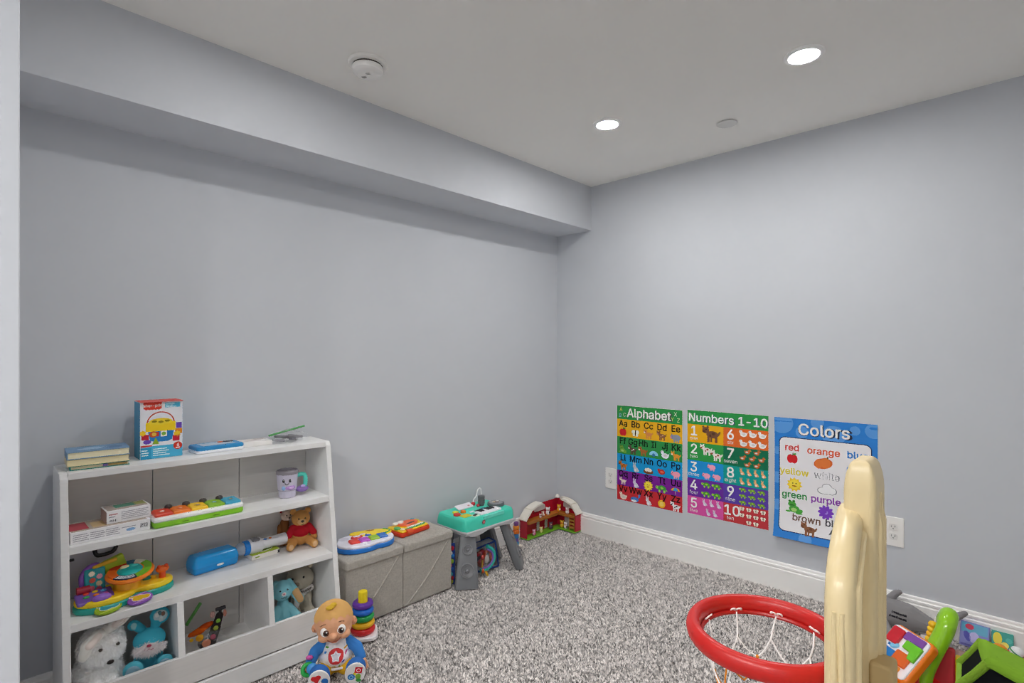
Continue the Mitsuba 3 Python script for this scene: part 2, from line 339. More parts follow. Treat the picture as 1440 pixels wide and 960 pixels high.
# ================================================================== bookshelf
SO, SA = np.array([.016, -2.732, 0.0]), math.radians(1.2)
def SH(s, dep, z, rz=0, rx=0, ry=0):                   # frame on the shelf: x along it, -y out of it, dep = distance from its back
    S = np.array([math.sin(SA), math.cos(SA), 0]); D = np.array([math.cos(SA), -math.sin(SA), 0])
    p = SO + s * S + dep * D; return frame(p[0], p[1], z + .0006 * (z > 0), 90 - 1.2 + rz, rx, ry)
LV = [.834, .609, .378, .088]                          # tops of the boards
t = Thing('bookshelf', 'low white wooden bookshelf with slanted sides full of toys', 'bookshelf', SH(0, 0, 0))
W = .895
def dfront(z): return .205 + .115 * (1 - z / .834)
def side(x0, x1):
    # profile in (depth,z); extruded along x; rounded top front corner
    p = Polygon([(0, 0), (.318, 0), (dfront(.05), .05), (dfront(.822), .822), (.200, .834), (0, .834)])
    m = slab(p, 0, x1 - x0, .0015)
    R = np.array([[0, 0, 1, x0], [-1, 0, 0, 0], [0, 1, 0, 0], [0, 0, 0, 1.0]]); m.apply_transform(R); return m
for a, b in ((0, .021), (W - .021, W)): t.p('side_panel', side(a, b), None, 'white_wood', smooth=20)
def board(z1, th, d0=.004):
    z0 = z1 - th
    m = cbx(.021, W - .021, -dfront(z1) + .001, -d0, z0, z1, .0012); return m
for z1, th in ((.834, .021), (.609, .024), (.378, .025)): t.p('shelf_board', board(z1, th), None, 'white_wood', smooth=False)
t.p('shelf_board', cbx(.021, W - .021, -.285, -.004, .066, .088, .0012), None, 'white_wood', smooth=False)
for x0 in (.305, .607):
    p = Polygon([(.012, .088), (dfront(.10) - .022, .088), (dfront(.17) - .002, .16), (dfront(.352) - .002, .353), (.012, .353)])
    m = ext(p, 0, .02); m.apply_transform(np.array([[0, 0, 1, x0], [-1, 0, 0, 0], [0, 1, 0, 0], [0, 0, 0, 1.0]]))
    t.p('divider', m, None, 'white_wood', smooth=False)
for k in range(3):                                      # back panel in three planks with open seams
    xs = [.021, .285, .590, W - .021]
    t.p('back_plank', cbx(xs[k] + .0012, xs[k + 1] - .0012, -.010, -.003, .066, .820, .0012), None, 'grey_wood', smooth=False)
RA = -math.degrees(math.atan(.115 / .834))
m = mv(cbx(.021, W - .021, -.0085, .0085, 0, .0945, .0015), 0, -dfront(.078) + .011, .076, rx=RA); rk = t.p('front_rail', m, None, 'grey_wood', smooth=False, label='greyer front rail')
m = mv(cbx(.021, W - .021, -.009, .009, .0945, .0985, .0012), 0, -dfront(.078) + .011, .076, rx=RA); t.p('rail_edge', m, None, 'white_wood', parent=rk, smooth=False)
t.p('toe_board', cbx(.021, W - .021, -.314, -.300, .0, .072, .0012), None, 'white_wood', smooth=False)

# ================================================================== poster wall
def outlet(x, z, label):
    t = Thing('wall_outlet', label, 'wall outlet', frame(x, 0, z))
    t.p('cover_plate', rbx(-.040, .040, -.0065, 0, -.0665, .0665, .003, 8), '#eceae6')
    for s in (1, -1):
        r = t.p('receptacle', slab(oval(0, 0, .0175, .0215).intersection(sbox(-.02, -.0145, .02, .0145)), 0, .0025, .0006).apply_transform(rot((1, 0, 0), 90)).apply_translation((0, -.0062, s * .0215)), '#e2e0dc')
        for a, b in ((-.0065, .004), (.0065, .004)): t.p('slot', bx(a - .0009, a + .0009, -.0091, -.0085, s * .0215 - .001, s * .0215 + .0075), '#3a3937', 'matte', parent=r)
        t.p('slot', flat(disc(0, s * .0215 - .0065, .0023, 12), -.0089), '#3a3937', 'matte', parent=r)
    t.p('screw', mv(rcyl(0, 0, 0, .0012, .0028, .0004, 12), 0, -.0063, 0, rx=90), '#d6d4d0')
outlet(.453, .396, 'white double outlet on the poster wall left of the alphabet poster')
outlet(1.968, .401, 'white double outlet on the poster wall right of the colors poster')

def quad(x, z, s, c, c2=None, flip=1):                  # small print of a four-legged animal
    g = lambda p: affinity.translate(affinity.scale(p, s * flip, s, origin=(0, 0)), x, z)
    body = unary_union([oval(.05, .02, .34, .2), sbox(-.24, -.42, -.1, 0), sbox(.2, -.42, .34, 0), sbox(-.06, -.4, .04, 0), oval(.42, .08, .06, .16, -30)])
    head = unary_union([oval(-.33, .24, .2, .18), oval(-.46, .4, .06, .1, 20), oval(-.22, .42, .06, .1, -20)])
    L = [(g(body), c), (g(head), c)]
    L += [(g(oval(-.42, .17, .1, .08)), c2 or '#f4e3d0'), (g(disc(-.3, .29, .035, 8)), '#222222')]
    if c2: L += [(g(oval(.12, .08, .1, .08)), c2), (g(oval(-.06, -.04, .06, .07)), c2)]
    return L
def bird(x, z, s, c, c2='#e8912a', flip=1):
    g = lambda p: affinity.translate(affinity.scale(p, s * flip, s, origin=(0, 0)), x, z)
    return [(g(unary_union([oval(.05, -.1, .38, .26), Polygon([(.3, 0), (.52, .2), (.42, -.15)]), oval(-.25, .22, .18, .18)])), c),
            (g(Polygon([(-.4, .25), (-.58, .17), (-.4, .12)])), c2), (g(oval(.1, -.08, .2, .12)), '#d9d5cf' if c != '#f2c230' else '#e0a020'), (g(disc(-.28, .27, .035, 8)), '#222222')]
def turtle(x, z, s, c, c2, flip=1):
    g = lambda p: affinity.translate(affinity.scale(p, s * flip, s, origin=(0, 0)), x, z)
    return [(g(unary_union([oval(-.42, .05, .15, .14), oval(-.2, -.25, .1, .12), oval(.25, -.25, .1, .12), Polygon([(.35, -.15), (.58, -.2), (.35, 0)])])), c2),
            (g(oval(.03, -.02, .38, .28).intersection(sbox(-1, -.14, 1, 1))), c), (g(disc(-.46, .09, .03, 8)), '#222222'), (g(oval(.03, .03, .14, .1)), c2)]
def rabbit(x, z, s, c):
    g = lambda p: affinity.translate(affinity.scale(p, s, s, origin=(0, 0)), x, z)
    return [(g(unary_union([oval(.06, -.2, .26, .26), oval(-.12, .1, .19, .16), oval(-.22, .38, .06, .2, 15), oval(-.02, .38, .06, .2, -12), disc(.32, -.28, .09)])), c), (g(disc(-.17, .14, .03, 8)), '#222222'), (g(oval(.02, -.26, .12, .12)), '#f1edf3')]
def sun(x, z, s, c='#f4cf1f'):
    return [(star(x, z, .5 * s, .36 * s, 11), c), (disc(x, z, .33 * s), '#f8e04a'), (disc(x - .1 * s, z + .08 * s, .04 * s, 8), '#333333'), (disc(x + .1 * s, z + .08 * s, .04 * s, 8), '#333333'),
            (oval(x, z - .1 * s, .14 * s, .05 * s), '#b0721b')]
def apple(x, z, s, c='#d3222a'):
    return [(unary_union([oval(x - .15 * s, z - .05 * s, .25 * s, .36 * s), oval(x + .15 * s, z - .05 * s, .25 * s, .36 * s)]), c), (Polygon([(x - .02 * s, z + .2 * s), (x + .03 * s, z + .2 * s), (x + .09 * s, z + .45 * s), (x + .04 * s, z + .47 * s)]), '#5b3a1e'),
            (oval(x + .18 * s, z + .36 * s, .14 * s, .06 * s, 25), '#3f9a3c')]
def butterfly(x, z, s, c):
    return [(unary_union([oval(x - .22 * s, z + .1 * s, .22 * s, .2 * s, 30), oval(x + .22 * s, z + .1 * s, .22 * s, .2 * s, -30), oval(x - .17 * s, z - .2 * s, .15 * s, .15 * s), oval(x + .17 * s, z - .2 * s, .15 * s, .15 * s)]), c), (oval(x, z, .05 * s, .32 * s), '#3a2a20')]
def cloudp(x, z, s): return unary_union([oval(x - .25 * s, z - .1 * s, .24 * s, .18 * s), oval(x, z + .08 * s, .26 * s, .25 * s), oval(x + .25 * s, z - .06 * s, .24 * s, .2 * s), sbox(x - .3 * s, z - .27 * s, x + .3 * s, z)])
def whale(x, z, s, c='#2f7fd0'):
    g = lambda p: affinity.translate(affinity.scale(p, s, s, origin=(0, 0)), x, z)
    return [(g(unary_union([oval(-.08, -.12, .42, .24), Polygon([(.2, -.05), (.42, .42), (.52, .2)]), oval(.42, .36, .18, .07, 35)])), c), (g(oval(-.14, -.24, .3, .1)), '#e8eef6'), (g(disc(-.32, -.06, .035, 8)), '#222222')]
def pig(x, z, s, c='#eaa0bd'):
    g = lambda p: affinity.translate(affinity.scale(p, s, s, origin=(0, 0)), x, z)
    return [(g(unary_union([oval(.08, 0, .4, .28), oval(-.28, .05, .2, .2), sbox(-.18, -.42, -.06, 0), sbox(.22, -.42, .34, 0), sbox(.02, -.4, .12, 0), Polygon([(-.42, .2), (-.36, .36), (-.26, .22)])])), c),
            (g(oval(-.42, 0, .09, .08)), '#d97a9f'), (g(disc(-.31, .11, .03, 8)), '#222222'), (g(disc(-.44, 0, .02, 8)), '#7a3450')]
def flower(x, z, s, c='#7a3fc0', c2='#a583e0'):
    return [(unary_union([oval(x + .3 * s * math.cos(a), z + .3 * s * math.sin(a), .17 * s, .1 * s, math.degrees(a)) for a in np.linspace(0, 2 * np.pi, 11)[:-1]] + [disc(x, z, .25 * s)]), c), (disc(x, z, .13 * s), c2)]
def frog(x, z, s, c='#4aa33c'):
    g = lambda p: affinity.translate(affinity.scale(p, s, s, origin=(0, 0)), x, z)
    return [(g(unary_union([oval(0, -.15, .34, .24), oval(-.14, .16, .26, .18), disc(-.28, .34, .09), disc(-.04, .36, .09), oval(.34, -.26, .2, .12, 25), oval(-.38, -.34, .16, .06), oval(.3, -.4, .22, .06)])), c), (g(oval(-.14, .1, .16, .04)), '#2b6b28'),
            (g(oval(-.02, -.2, .18, .13)), '#a8d37a'), (g(disc(-.28, .35, .04, 8)), '#1d1d1d'), (g(disc(-.04, .37, .04, 8)), '#1d1d1d')]
def bat(x, z, s, c='#4a4a50'):
    g = lambda p: affinity.translate(affinity.scale(p, s, s, origin=(0, 0)), x, z)
    return [(g(unary_union([oval(0, 0, .12, .22), disc(0, .22, .11), Polygon([(0, .1), (-.4, .32), (-.62, -.1), (-.42, -.02), (-.3, -.16), (-.16, -.06), (0, -.12)]), Polygon([(0, .1), (.4, .32), (.62, -.1), (.42, -.02), (.3, -.16), (.16, -.06), (0, -.12)])])), c)]
def blobp(x, z, s, c, c2): return [(unary_union([oval(x, z, .36 * s, .26 * s), disc(x - .3 * s, z + .14 * s, .15 * s)]), c), (oval(x + .04 * s, z, .2 * s, .12 * s), c2)]
class Poster:
    """A sheet hung flat on a wall: prints are parts a few tenths of a millimetre proud of it, bend(x, z) -> distance off the wall."""
    def __init__(self, key_label, x0, z0, w, h, bend=None):
        self.t = Thing('poster', key_label, 'poster'); self.o = (x0, z0, w, h); self.bend = bend
    def put(self, name, m, color, lift, **kw):
        x0, z0, w, h = self.o
        def place(q):
            q = tm(q).copy(); v = q.vertices.copy()
            if self.bend and lift is not None and len(q.faces) < 400:
                q = q.subdivide_to_size(.05, max_iter=4); v = q.vertices.copy()
            off = self.bend(v[:, 0], v[:, 2]) if self.bend else 0.0
            v[:, 1] += -lift - .0006 - off; v[:, 0] += x0; v[:, 2] += z0; q.vertices = v; return q
        if isinstance(m, list): m = [(place(a), c) for a, c in m]
        else: m = place(m)
        return self.t.p(name, m, color, 'paper', smooth=False, **kw)
    def pic(self, polys, lift=.0009):                   # one little printed picture: layered flat outlines
        self.put('picture', [(flat(p, -.00022 * i), c) for i, (p, c) in enumerate(polys)], None, lift)
    def txt(self, name, s, h, x, z, c, bold=False, lift=.0009, mid=True): self.put(name, text(s, h, x, z, 0, bold, mid), c, lift)
PW, PH = .450, .605
# --- alphabet
P = Poster('green-headed alphabet poster in coloured rows, leftmost of the three wall posters', .499, .271, PW, PH)
P.put('sheet', bx(0, PW, -.0004, 0, 0, PH), '#ded9d2', 0)
fr = [0, .144, .331, .511, .686, .846, 1]
for i, c in enumerate(['#2a8f45', '#eab01c', '#2f9048', '#1499d6', '#7d2193', '#c93038']):
    P.put('band', flat(sbox(.002, PH * (1 - fr[i + 1]), PW - .002, PH * (1 - fr[i]) - (.002 if i == 0 else 0))), c, .0006)
P.put('title', text('Alphabet', .054, PW / 2 + .003, .533, 0, True), '#4b514c', .0008); P.txt('title', 'Alphabet', .052, PW / 2 - .001, .536, '#f3f1ee', True, .0011)
for s, x, z, c in (('A', .03, .568, '#d9d66a'), ('B', .024, .53, '#9ac3e0'), ('C', .056, .535, '#e8ead8'), ('X', .405, .565, '#e9ecd8'), ('Y', .385, .533, '#d9d66a'), ('Z', .422, .53, '#e9e9b0')): P.txt('letter', s, .024, x, z, c)
rows = [['Aa', 'Bb', 'Cc', 'Dd', 'Ee'], ['Ff', 'Gg', 'Hh', 'Ii', 'Jj', 'Kk'], ['Ll', 'Mm', 'Nn', 'Oo', 'Pp'], ['Qq', 'Rr', 'Ss', 'Tt', 'Uu'], ['Vv', 'Ww', 'Xx', 'Yy', 'Zz']]
ink = ['#33260f', '#0c2412', '#0a2038', '#1a0826', '#2c070b']
S = .062
pics = [lambda x, z: apple(x, z, S), lambda x, z: butterfly(x, z, S, '#eef0da'), lambda x, z: quad(x, z, S, '#d98b4a'), lambda x, z: quad(x, z, S, '#8f5a36', '#c79a72'), lambda x, z: pig(x, z, S * 1.1, '#8d93a0'),
        lambda x, z: frog(x, z, S * .9, '#6da83c'), lambda x, z: quad(x, z, S, '#5a4538', '#e8e0d8'), lambda x, z: quad(x, z, S, '#a5652f'), lambda x, z: [(oval(x, z - .01, .03, .024).intersection(sbox(x - 1, z - .014, x + 1, z + 1)), '#8fd0f0'), (oval(x, z - .012, .01, .01), '#3a7bb0')], lambda x, z: bird(x, z, S, '#e7e9f2', '#3b4a6a'), lambda x, z: quad(x, z, S, '#e39a35'),
        lambda x, z: quad(x, z, S, '#c9752a', '#7d3d16'), lambda x, z: rabbit(x, z, S, '#c9cbd2'), lambda x, z: [(oval(x, z - .012, .034, .015), '#7a4a2c'), (unary_union([oval(x - .014, z - .002, .01, .011), oval(x, z, .01, .012), oval(x + .014, z - .002, .01, .011)]), '#f1e5d8')], lambda x, z: blobp(x, z, S, '#b8322e', '#e0694f'), lambda x, z: pig(x, z, S, '#f0a0b4'),
        lambda x, z: quad(x, z, S * .8, '#efd9cf'), lambda x, z: rabbit(x, z, S, '#d8cfe6'), lambda x, z: sun(x, z, S * 1.1), lambda x, z: turtle(x, z, S * 1.15, '#3f9a3c', '#9ccf5a'), lambda x, z: [(oval(x, z, .03, .02).intersection(sbox(x - 1, z, x + 1, z + 1)), '#e8a030'), (oval(x, z, .014, .02).intersection(sbox(x - 1, z, x + 1, z + 1)), '#3aa0d8'), (sbox(x - .001, z - .022, x + .001, z), '#d8d0c8')],
        lambda x, z: bird(x, z, S, '#f0d8c8', '#c04028'), lambda x, z: whale(x, z, S * 1.1, '#4b83cf'), lambda x, z: rabbit(x, z, S * .95, '#e0dce0'), lambda x, z: [(disc(x, z, .024), '#f1b52c'), (disc(x, z, .014), '#f7d56a')], lambda x, z: quad(x, z, S, '#efefef', '#4b4b52')]
k = 0
for r, row in enumerate(rows):
    n = len(row); top, bot = PH * (1 - fr[r + 1]), PH * (1 - fr[r + 2]); x_ = np.linspace(.045, PW - .045, n) if n == 5 else np.linspace(.042, PW - .042, n)
    for j, s in enumerate(row):
        hh = (top - bot); P.txt('letter', s, .037, x_[j], bot + hh * .60, ink[r], True); P.pic(pics[k](x_[j], bot + hh * .29)); k += 1
# --- numbers
NX, NZ, NH = .978, .280, .602
P = Poster('counting poster with ten coloured boxes of animals, middle of the three wall posters', NX, NZ, PW, NH)
P.put('sheet', bx(0, PW, -.0004, 0, 0, NH), '#ded9d2', 0)
hd_ = NH * (1 - .135); P.put('band', flat(sbox(.001, hd_, PW - .001, NH - .001)), '#2a9447', .0006)
wf = text('Numbers 1-10', .045, 0, 0, 0, True, False).bounds[1][0]; w2 = text('1-10', .045, 0, 0, 0, True, False).bounds[1][0]
for s, x in (('Numbers', PW / 2 - wf / 2), ('1-10', PW / 2 + wf / 2 - w2)):
    P.put('title', text(s, .0455, x + .0025, hd_ + .0165, 0, True, False), '#3b4b6a', .0008); P.txt('title', s, .045, x, hd_ + .018, '#eef2ee', True, .0011, False)
for s, x, z in (('1', .026, .05), ('2', .018, .03), ('3', .036, .017), ('4', .43, .055), ('5', .412, .032), ('6', .434, .018)): P.txt('letter', s, .016, x, hd_ + z - .006, '#cfe0a8')
words = ['one', 'two', 'three', 'four', 'five', 'six', 'seven', 'eight', 'nine', 'ten']
cols = ['#ecae12', '#2f9a48', '#1c93d8', '#6a2d9c', '#d953a3', '#df6a2c', '#0d6e4b', '#0f9a92', '#5a3fa5', '#c23a40']
xm = PW * .47; rh = hd_ / 5
for i in range(10):
    x0, x1 = (.001, xm) if i < 5 else (xm, PW - .001); z1 = hd_ - rh * (i % 5); z0 = z1 - rh
    P.put('box', flat(sbox(x0, z0 + (.001 if i % 5 == 4 else 0), x1, z1)), cols[i], .0006)
    P.txt('number', str(i + 1), .054, x0 + (.036 if i < 9 else .044), z0 + .04, '#f4f2f0', True); P.txt('letter', words[i], .02, x0 + .038, z0 + .014, '#f0eeec')
    n = i + 1; lay = {1: [1], 2: [2], 3: [1, 2], 4: [2, 2], 5: [3, 2], 6: [3, 3], 7: [2, 3, 2], 8: [4, 4], 9: [3, 3, 3], 10: [4, 4, 2]}[n]
    cx0, cx1 = x0 + .082, x1 - .008
    for r, m in enumerate(lay):
        zc = z0 + rh * (1 - (r + .5) / len(lay)) ; 
        for j in range(m):
            mm = max(lay); xc = cx0 + (cx1 - cx0) * (j + .5 + (mm - m) / 2) / mm; w_ = min((cx1 - cx0) / mm, rh / len(lay)) * .98
            q = [lambda: quad(xc, zc, w_ * .98, '#7a5138', '#5b3a26'), lambda: quad(xc, zc + (.014 if j == 0 else -.012), w_ * 1.15, '#eee9e2', '#a05838'), lambda: pig(xc, zc, w_ * .98, '#f0a3bd'), lambda: turtle(xc, zc, w_, '#4d9a35', '#a5d34c'), lambda: rabbit(xc, zc, w_, '#dccbe2'),
                 lambda: bird(xc, zc, w_, '#f4f1ec'), lambda: bird(xc, zc, w_ * 1.1, '#c66a35', '#e8b04a', -1), lambda: rabbit(xc, zc, w_ * 1.05, '#ecb27a'), lambda: turtle(xc, zc, w_ * 1.1, '#6e9a3a', '#a5c94c'), lambda: butterfly(xc, zc, w_ * .95, '#f2e6d4')][i]()
            P.pic(q)
# --- colors: its lower edge curls off the wall
CX0, CZ0, CW, CH = 1.458, .268, .450, .612
P = Poster('blue-bordered poster of colors with a white middle, partly behind the basketball hoop', CX0, CZ0, CW, CH, lambda x, z: .028 * np.clip(1 - z / .20, 0, 1) ** 2 + .004 * np.clip((z - .5) / .1, 0, 1) ** 2)
sh = trimesh.creation.box((CW, .0004, CH)); sh.apply_translation((CW / 2, -.0002, CH / 2)); sh = sh.subdivide_to_size(.04, max_iter=6)
P.put('sheet', sh, '#2c7fd0', 0)
for x, z, r in ((.035, .585, .055), (.20, .60, .03), (.36, .575, .022), (.13, .545, .03), (.27, .54, .05), (.435, .58, .035), (.012, .30, .03), (.014, .16, .028), (.44, .35, .03), (.44, .12, .03), (.15, .012, .03), (.30, .02, .04), (.4, .01, .03), (.012, .44, .02)):
    P.put('bubble', flat(disc(x, z, r).intersection(sbox(.001, .001, CW - .001, CH - .001))), '#5a9ade', .0006)
pn = sbox(.05, .062, CW - .05, CH - .125).buffer(.024, quad_segs=5)
P.put('panel_outline', flat(pn.buffer(.004)), '#233a66', .0008); P.put('panel', flat(pn), '#eae8ea', .0010)
P.put('title', text('Colors', .057, CW / 2 + .003, .530, 0, True), '#27324a', .0009); P.txt('title', 'Colors', .054, CW / 2 - .001, .533, '#f2efec', True, .0013)
for s, x, z, c in (('red', .082, .447, '#cf3a35'), ('orange', .225, .443, '#d8552c'), ('blue', .37, .443, '#1c75c4'), ('yellow', .093, .325, '#e0cf3a'), ('pink', .37, .323, '#cc2f92'), ('green', .093, .206, '#33894a'), ('purple', .235, .206, '#8a3aa8'), ('grey', .36, .207, '#55555c'), ('brown', .15, .096, '#6f5346'), ('black', .29, .098, '#45454b')):
    P.txt('word', s, .032, x, z, c, True, .0013)
P.txt('word', 'white', .032, .240, .325, '#6e6e74', True, .0013); P.txt('word', 'white', .030, .240, .326, '#f2f1f2', False, .0018)
P.pic(apple(.085, .408, .062), .0013); P.pic([(oval(.225, .40, .042, .026, 12), '#d9642a'), (oval(.235, .404, .022, .026), '#e27a3a'), (oval(.205, .397, .016, .024), '#e27a3a'), (sbox(.242, .425, .248, .436), '#7a5a2a')], .0013)
P.pic(whale(.37, .40, .09), .0013); P.pic(sun(.095, .275, .075), .0013); P.pic([(cloudp(.242, .275, .088), '#8a8a90'), (cloudp(.242, .275, .080), '#f1f1f2')], .0013); P.pic(pig(.37, .275, .09, '#dc86ae'), .0013)
P.pic(frog(.095, .162, .075), .0013); P.pic(flower(.237, .162, .075), .0013); P.pic(pig(.365, .165, .08, '#9a9aa2'), .0013); P.pic(quad(.165, .062, .072, '#8a5a3c', '#6b4028'), .0013); P.pic(bat(.30, .066, .078), .0013)

# ================================================================== on the bookshelf: top board
def book(name, w, d, h, cover, label, M, group=None, pages='#e8dfc0', spine='left', band=None):
    """lying book, its fore edge towards -y; x 0..w, y 0..d"""
    t = Thing(name, label, 'book', M, group)
    c = t.p('cover', cat(cbx(0, w, 0, d, 0, .0022, .0006), cbx(0, w, 0, d, h - .0022, h, .0006), cbx(-.001, .0022, 0, d, 0, h, .0006)), cover, 'paper')
    n = 5
    t.p('pages', cat([bx(.002, w - .003 - .0008 * (i % 2), .003 + .0007 * (i % 2), d - .003, .0022 + (h - .0044) * i / n, .0022 + (h - .0044) * (i + 1) / n) for i in range(n)]), pages, 'paper')
    return t
t = book('picture_book', .158, .115, .0135, '#2e8c86', 'thin teal book, lowest of the pile at the left end of the shelf top', SH(.030, .160, .834, -3), pages='#ded2b0')
t.p('edge_print', bx(.085, .098, -.0012, .0028, .004, .011), '#6d5aa0', 'paper'); t.p('edge_print', bx(.099, .150, -.0008, .0028, .004, .0105), '#9c8350', 'paper')
book('picture_book', .165, .118, .0215, '#dccfa6', 'cream book in the middle of the pile at the left of the shelf top', SH(.023, .166, .8480, -2), pages='#eadfb6')
t = book('picture_book', .166, .122, .024, '#6f8fae', 'blue-covered book, topmost of the pile at the left of the shelf top', SH(.022, .168, .8700, -2.5), pages='#efe6c4')
t.p('cover_picture', mv(face_up(flat(cloudp(.07, .06, .09))), 0, 0, .0243), '#8fb0c8', 'paper'); t.p('cover_picture', mv(face_up(flat(oval(.12, .05, .03, .03))), 0, 0, .0243), '#58789c', 'paper')

# carton of a toy: printed front, blue side
BW, BD, BH = .132, .095, .205
t = Thing('toy_carton', 'tall white and blue toy box with a bucket picture standing on the shelf top', 'toy box', SH(.226, .118, .834, 0))
t.p('carton', cbx(0, BW, 0, BD, 0, BH, .0012), '#e6e7ec', 'paper')
t.p('side_panel', bx(-.0004, .0, .001, BD - .001, .001, BH - .002), '#3f8fb4', 'paper'); t.p('side_panel', bx(BW, BW + .0004, .001, BD - .001, .001, BH - .002), '#3f8fb4', 'paper')
t.p('top_flap', cat(bx(0, BW, .0, BD, BH, BH + .0009), mv(bx(0, BW, -.010, 0, 0, .0008), 0, 0, BH + .0003, rx=8)), '#c8483e', 'paper')
F_ = lambda p, d=.0004: flat(p, -d)
t.p('logo_banner', F_(unary_union([sbox(.010, .180, .066, BH - .002)] + [disc(.019 + .0095 * i, .181, .0055, 12) for i in range(5)])), '#d8402f', 'paper')
t.p('lettering', text('fisher-price', .0095, .038, .187, -.0008, True), '#f6efe8', 'paper')
t.p('label_panel', F_(sbox(.076, .182, .124, .199)), '#4fb3d4', 'paper')
for i in range(3): t.p('text_line', F_(sbox(.079, .1935 - .0050 * i, [.106, .100, .112][i], .1957 - .0050 * i), .0008), '#e8f4f8', 'paper')
bucket = Polygon([(.022, .105), (.105, .105), (.098, .066), (.085, .060), (.045, .060), (.03, .066)])
for n_, p, c, d in [('handle_print', Point(.063, .125).buffer(.044, quad_segs=8).difference(Point(.063, .125).buffer(.040, quad_segs=8)).intersection(sbox(0, .118, 1, .172)), '#c4533a', .0004), ('bucket_print', bucket, '#2a7fc0', .0005), ('lid_print', sbox(.020, .101, .106, .128).buffer(.003), '#f2cf22', .0006),
                    ('lid_print', oval(.063, .133, .036, .012), '#f0d236', .0007), ('hole_print', oval(.043, .134, .008, .004), '#8c7a12', .0008), ('hole_print', oval(.063, .131, .008, .004), '#8c7a12', .0008), ('hole_print', oval(.083, .134, .008, .004), '#8c7a12', .0008),
                    ('picture_print', oval(.040, .088, .013, .011), '#c9582e', .0007), ('picture_print', oval(.042, .088, .007, .007), '#e8c04a', .0008), ('picture_print', sbox(.062, .078, .082, .098), '#ece9e2', .0007), ('picture_print', oval(.072, .088, .007, .007), '#7cb04a', .0008), ('picture_print', sbox(.050, .08, .057, .096), '#c22f3a', .0007)]:
    t.p(n_, F_(p, d), c, 'paper')
for p, c in [(star(.008, .094, .011, .008, 6), '#efc82a'), (sbox(.004, .070, .026, .088), '#c8273a'), (oval(.021, .062, .012, .008), '#6c4ab4'), (Polygon([(.036, .052), (.058, .052), (.047, .076)]), '#8cae2f'), (sbox(.111, .104, .129, .125), '#6c4ab4'), (sbox(.108, .084, .130, .103), '#e08a2a'), (sbox(.100, .058, .122, .079), '#c8273a'), (star(.114, .083, .013, .009, 6), '#efc82a')]:
    t.p('block_print', F_(p, .0006), c, 'paper')
t.p('bottom_panel', F_(sbox(.001, .001, BW - .001, .046)), '#4db3d8', 'paper'); t.p('corner_banner', F_(Polygon([(.001, .050), (.001, .041), (.02, .043), (.036, .046), (.036, .050)])), '#d8402f', 'paper')
t.p('bottom_panel', F_(sbox(.001, .001, .034, .040), .0006), '#2f9bc6', 'paper')
for i in range(4): t.p('text_line', F_(sbox(.039, .033 - .0075 * i, [.082, .088, .079, .090][i], .0362 - .0075 * i), .0009), '#e2f0f6', 'paper')
for i in range(3): t.p('text_line', F_(sbox(.004, .030 - .0085 * i, [.022, .026, .024][i], .0335 - .0085 * i), .0009), '#e2f0f6', 'paper')
t.p('age_badge', F_(disc(.116, .040, .014), .0008), '#d8402f', 'paper'); t.p('lettering', text('6', .011, .116, .038, -.0011, True), '#f7efe9', 'paper'); t.p('text_line', F_(sbox(.109, .031, .123, .0345), .0011), '#f7efe9', 'paper')

t = Thing('toy_tablet', 'thin blue and white toy tablet lying on the shelf top right of the toy box', 'toy', SH(.480, .092, .834, 4))
hs = sbox(-.072, -.040, .072, .040).buffer(.014)
t.p('base', slab(hs, 0, .013, .004), '#eceef2'); t.p('case', slab(hs.buffer(-.001), .010, .026, .004), '#2b86bd'); t.p('screen', slab(sbox(-.058, -.030, .058, .034), .026, .0268, .0003), '#9fb3c2', 'gloss')
t.p('button', slab(disc(.02, .02, .010), .0265, .0295, .001), '#c4603c'); t.p('button', slab(sbox(.036, .012, .064, .026).buffer(.004), .0265, .0290, .001), '#3b3f48')

t = Thing('flat_white_box', 'flat white box lying on the shelf top, partly under the plastic bag', 'box', SH(.560, .112, .834, 2))
t.p('carton', cbx(0, .128, 0, .085, 0, .019, .001), '#e9e6e2', 'paper'); t.p('top_print', bx(.006, .10, .02, .08, .019, .0193), '#d8d0cb', 'paper'); t.p('top_print', bx(.075, .122, .05, .08, .0191, .0194), '#b9b2ae', 'paper')

t = Thing('zip_bag', 'clear zip bag with green slider strip holding grey pieces on the shelf top', 'plastic bag', SH(.760, .085, .834, 6))
def film(w, d, h, seed, n=26):                           # crumpled pouch of clear film, closed below
    u = np.linspace(-1, 1, n); X, Y = np.meshgrid(u, u, indexing='ij'); e = (1 - X ** 2) * (1 - Y ** 2)
    Z = h * np.clip(e, 0, 1) ** .45; q = np.stack([X * w / 2, Y * d / 2, Z], -1).reshape(-1, 3)
    q[:, 2] *= 0.55 + .9 * meshkit.fbm(q * 45 + seed, 3, seed); q[:, 2] += .0012
    I = np.arange(n * n).reshape(n, n); F = np.stack([I[:-1, :-1], I[1:, :-1], I[1:, 1:], I[:-1, 1:]], -1).reshape(-1, 4)
    F = np.vstack([F[:, [0, 1, 2]], F[:, [0, 2, 3]]]); return trimesh.Trimesh(q, F, process=False)
t.p('film', film(.19, .12, .05, 3), None, 'clear_film', smooth=False)
t.p('slider_strip', mv(cbx(-.080, .085, -.006, .006, -.003, .003, .001), -.01, -.01, .048, ry=-8, rz=4), '#4f9a55')
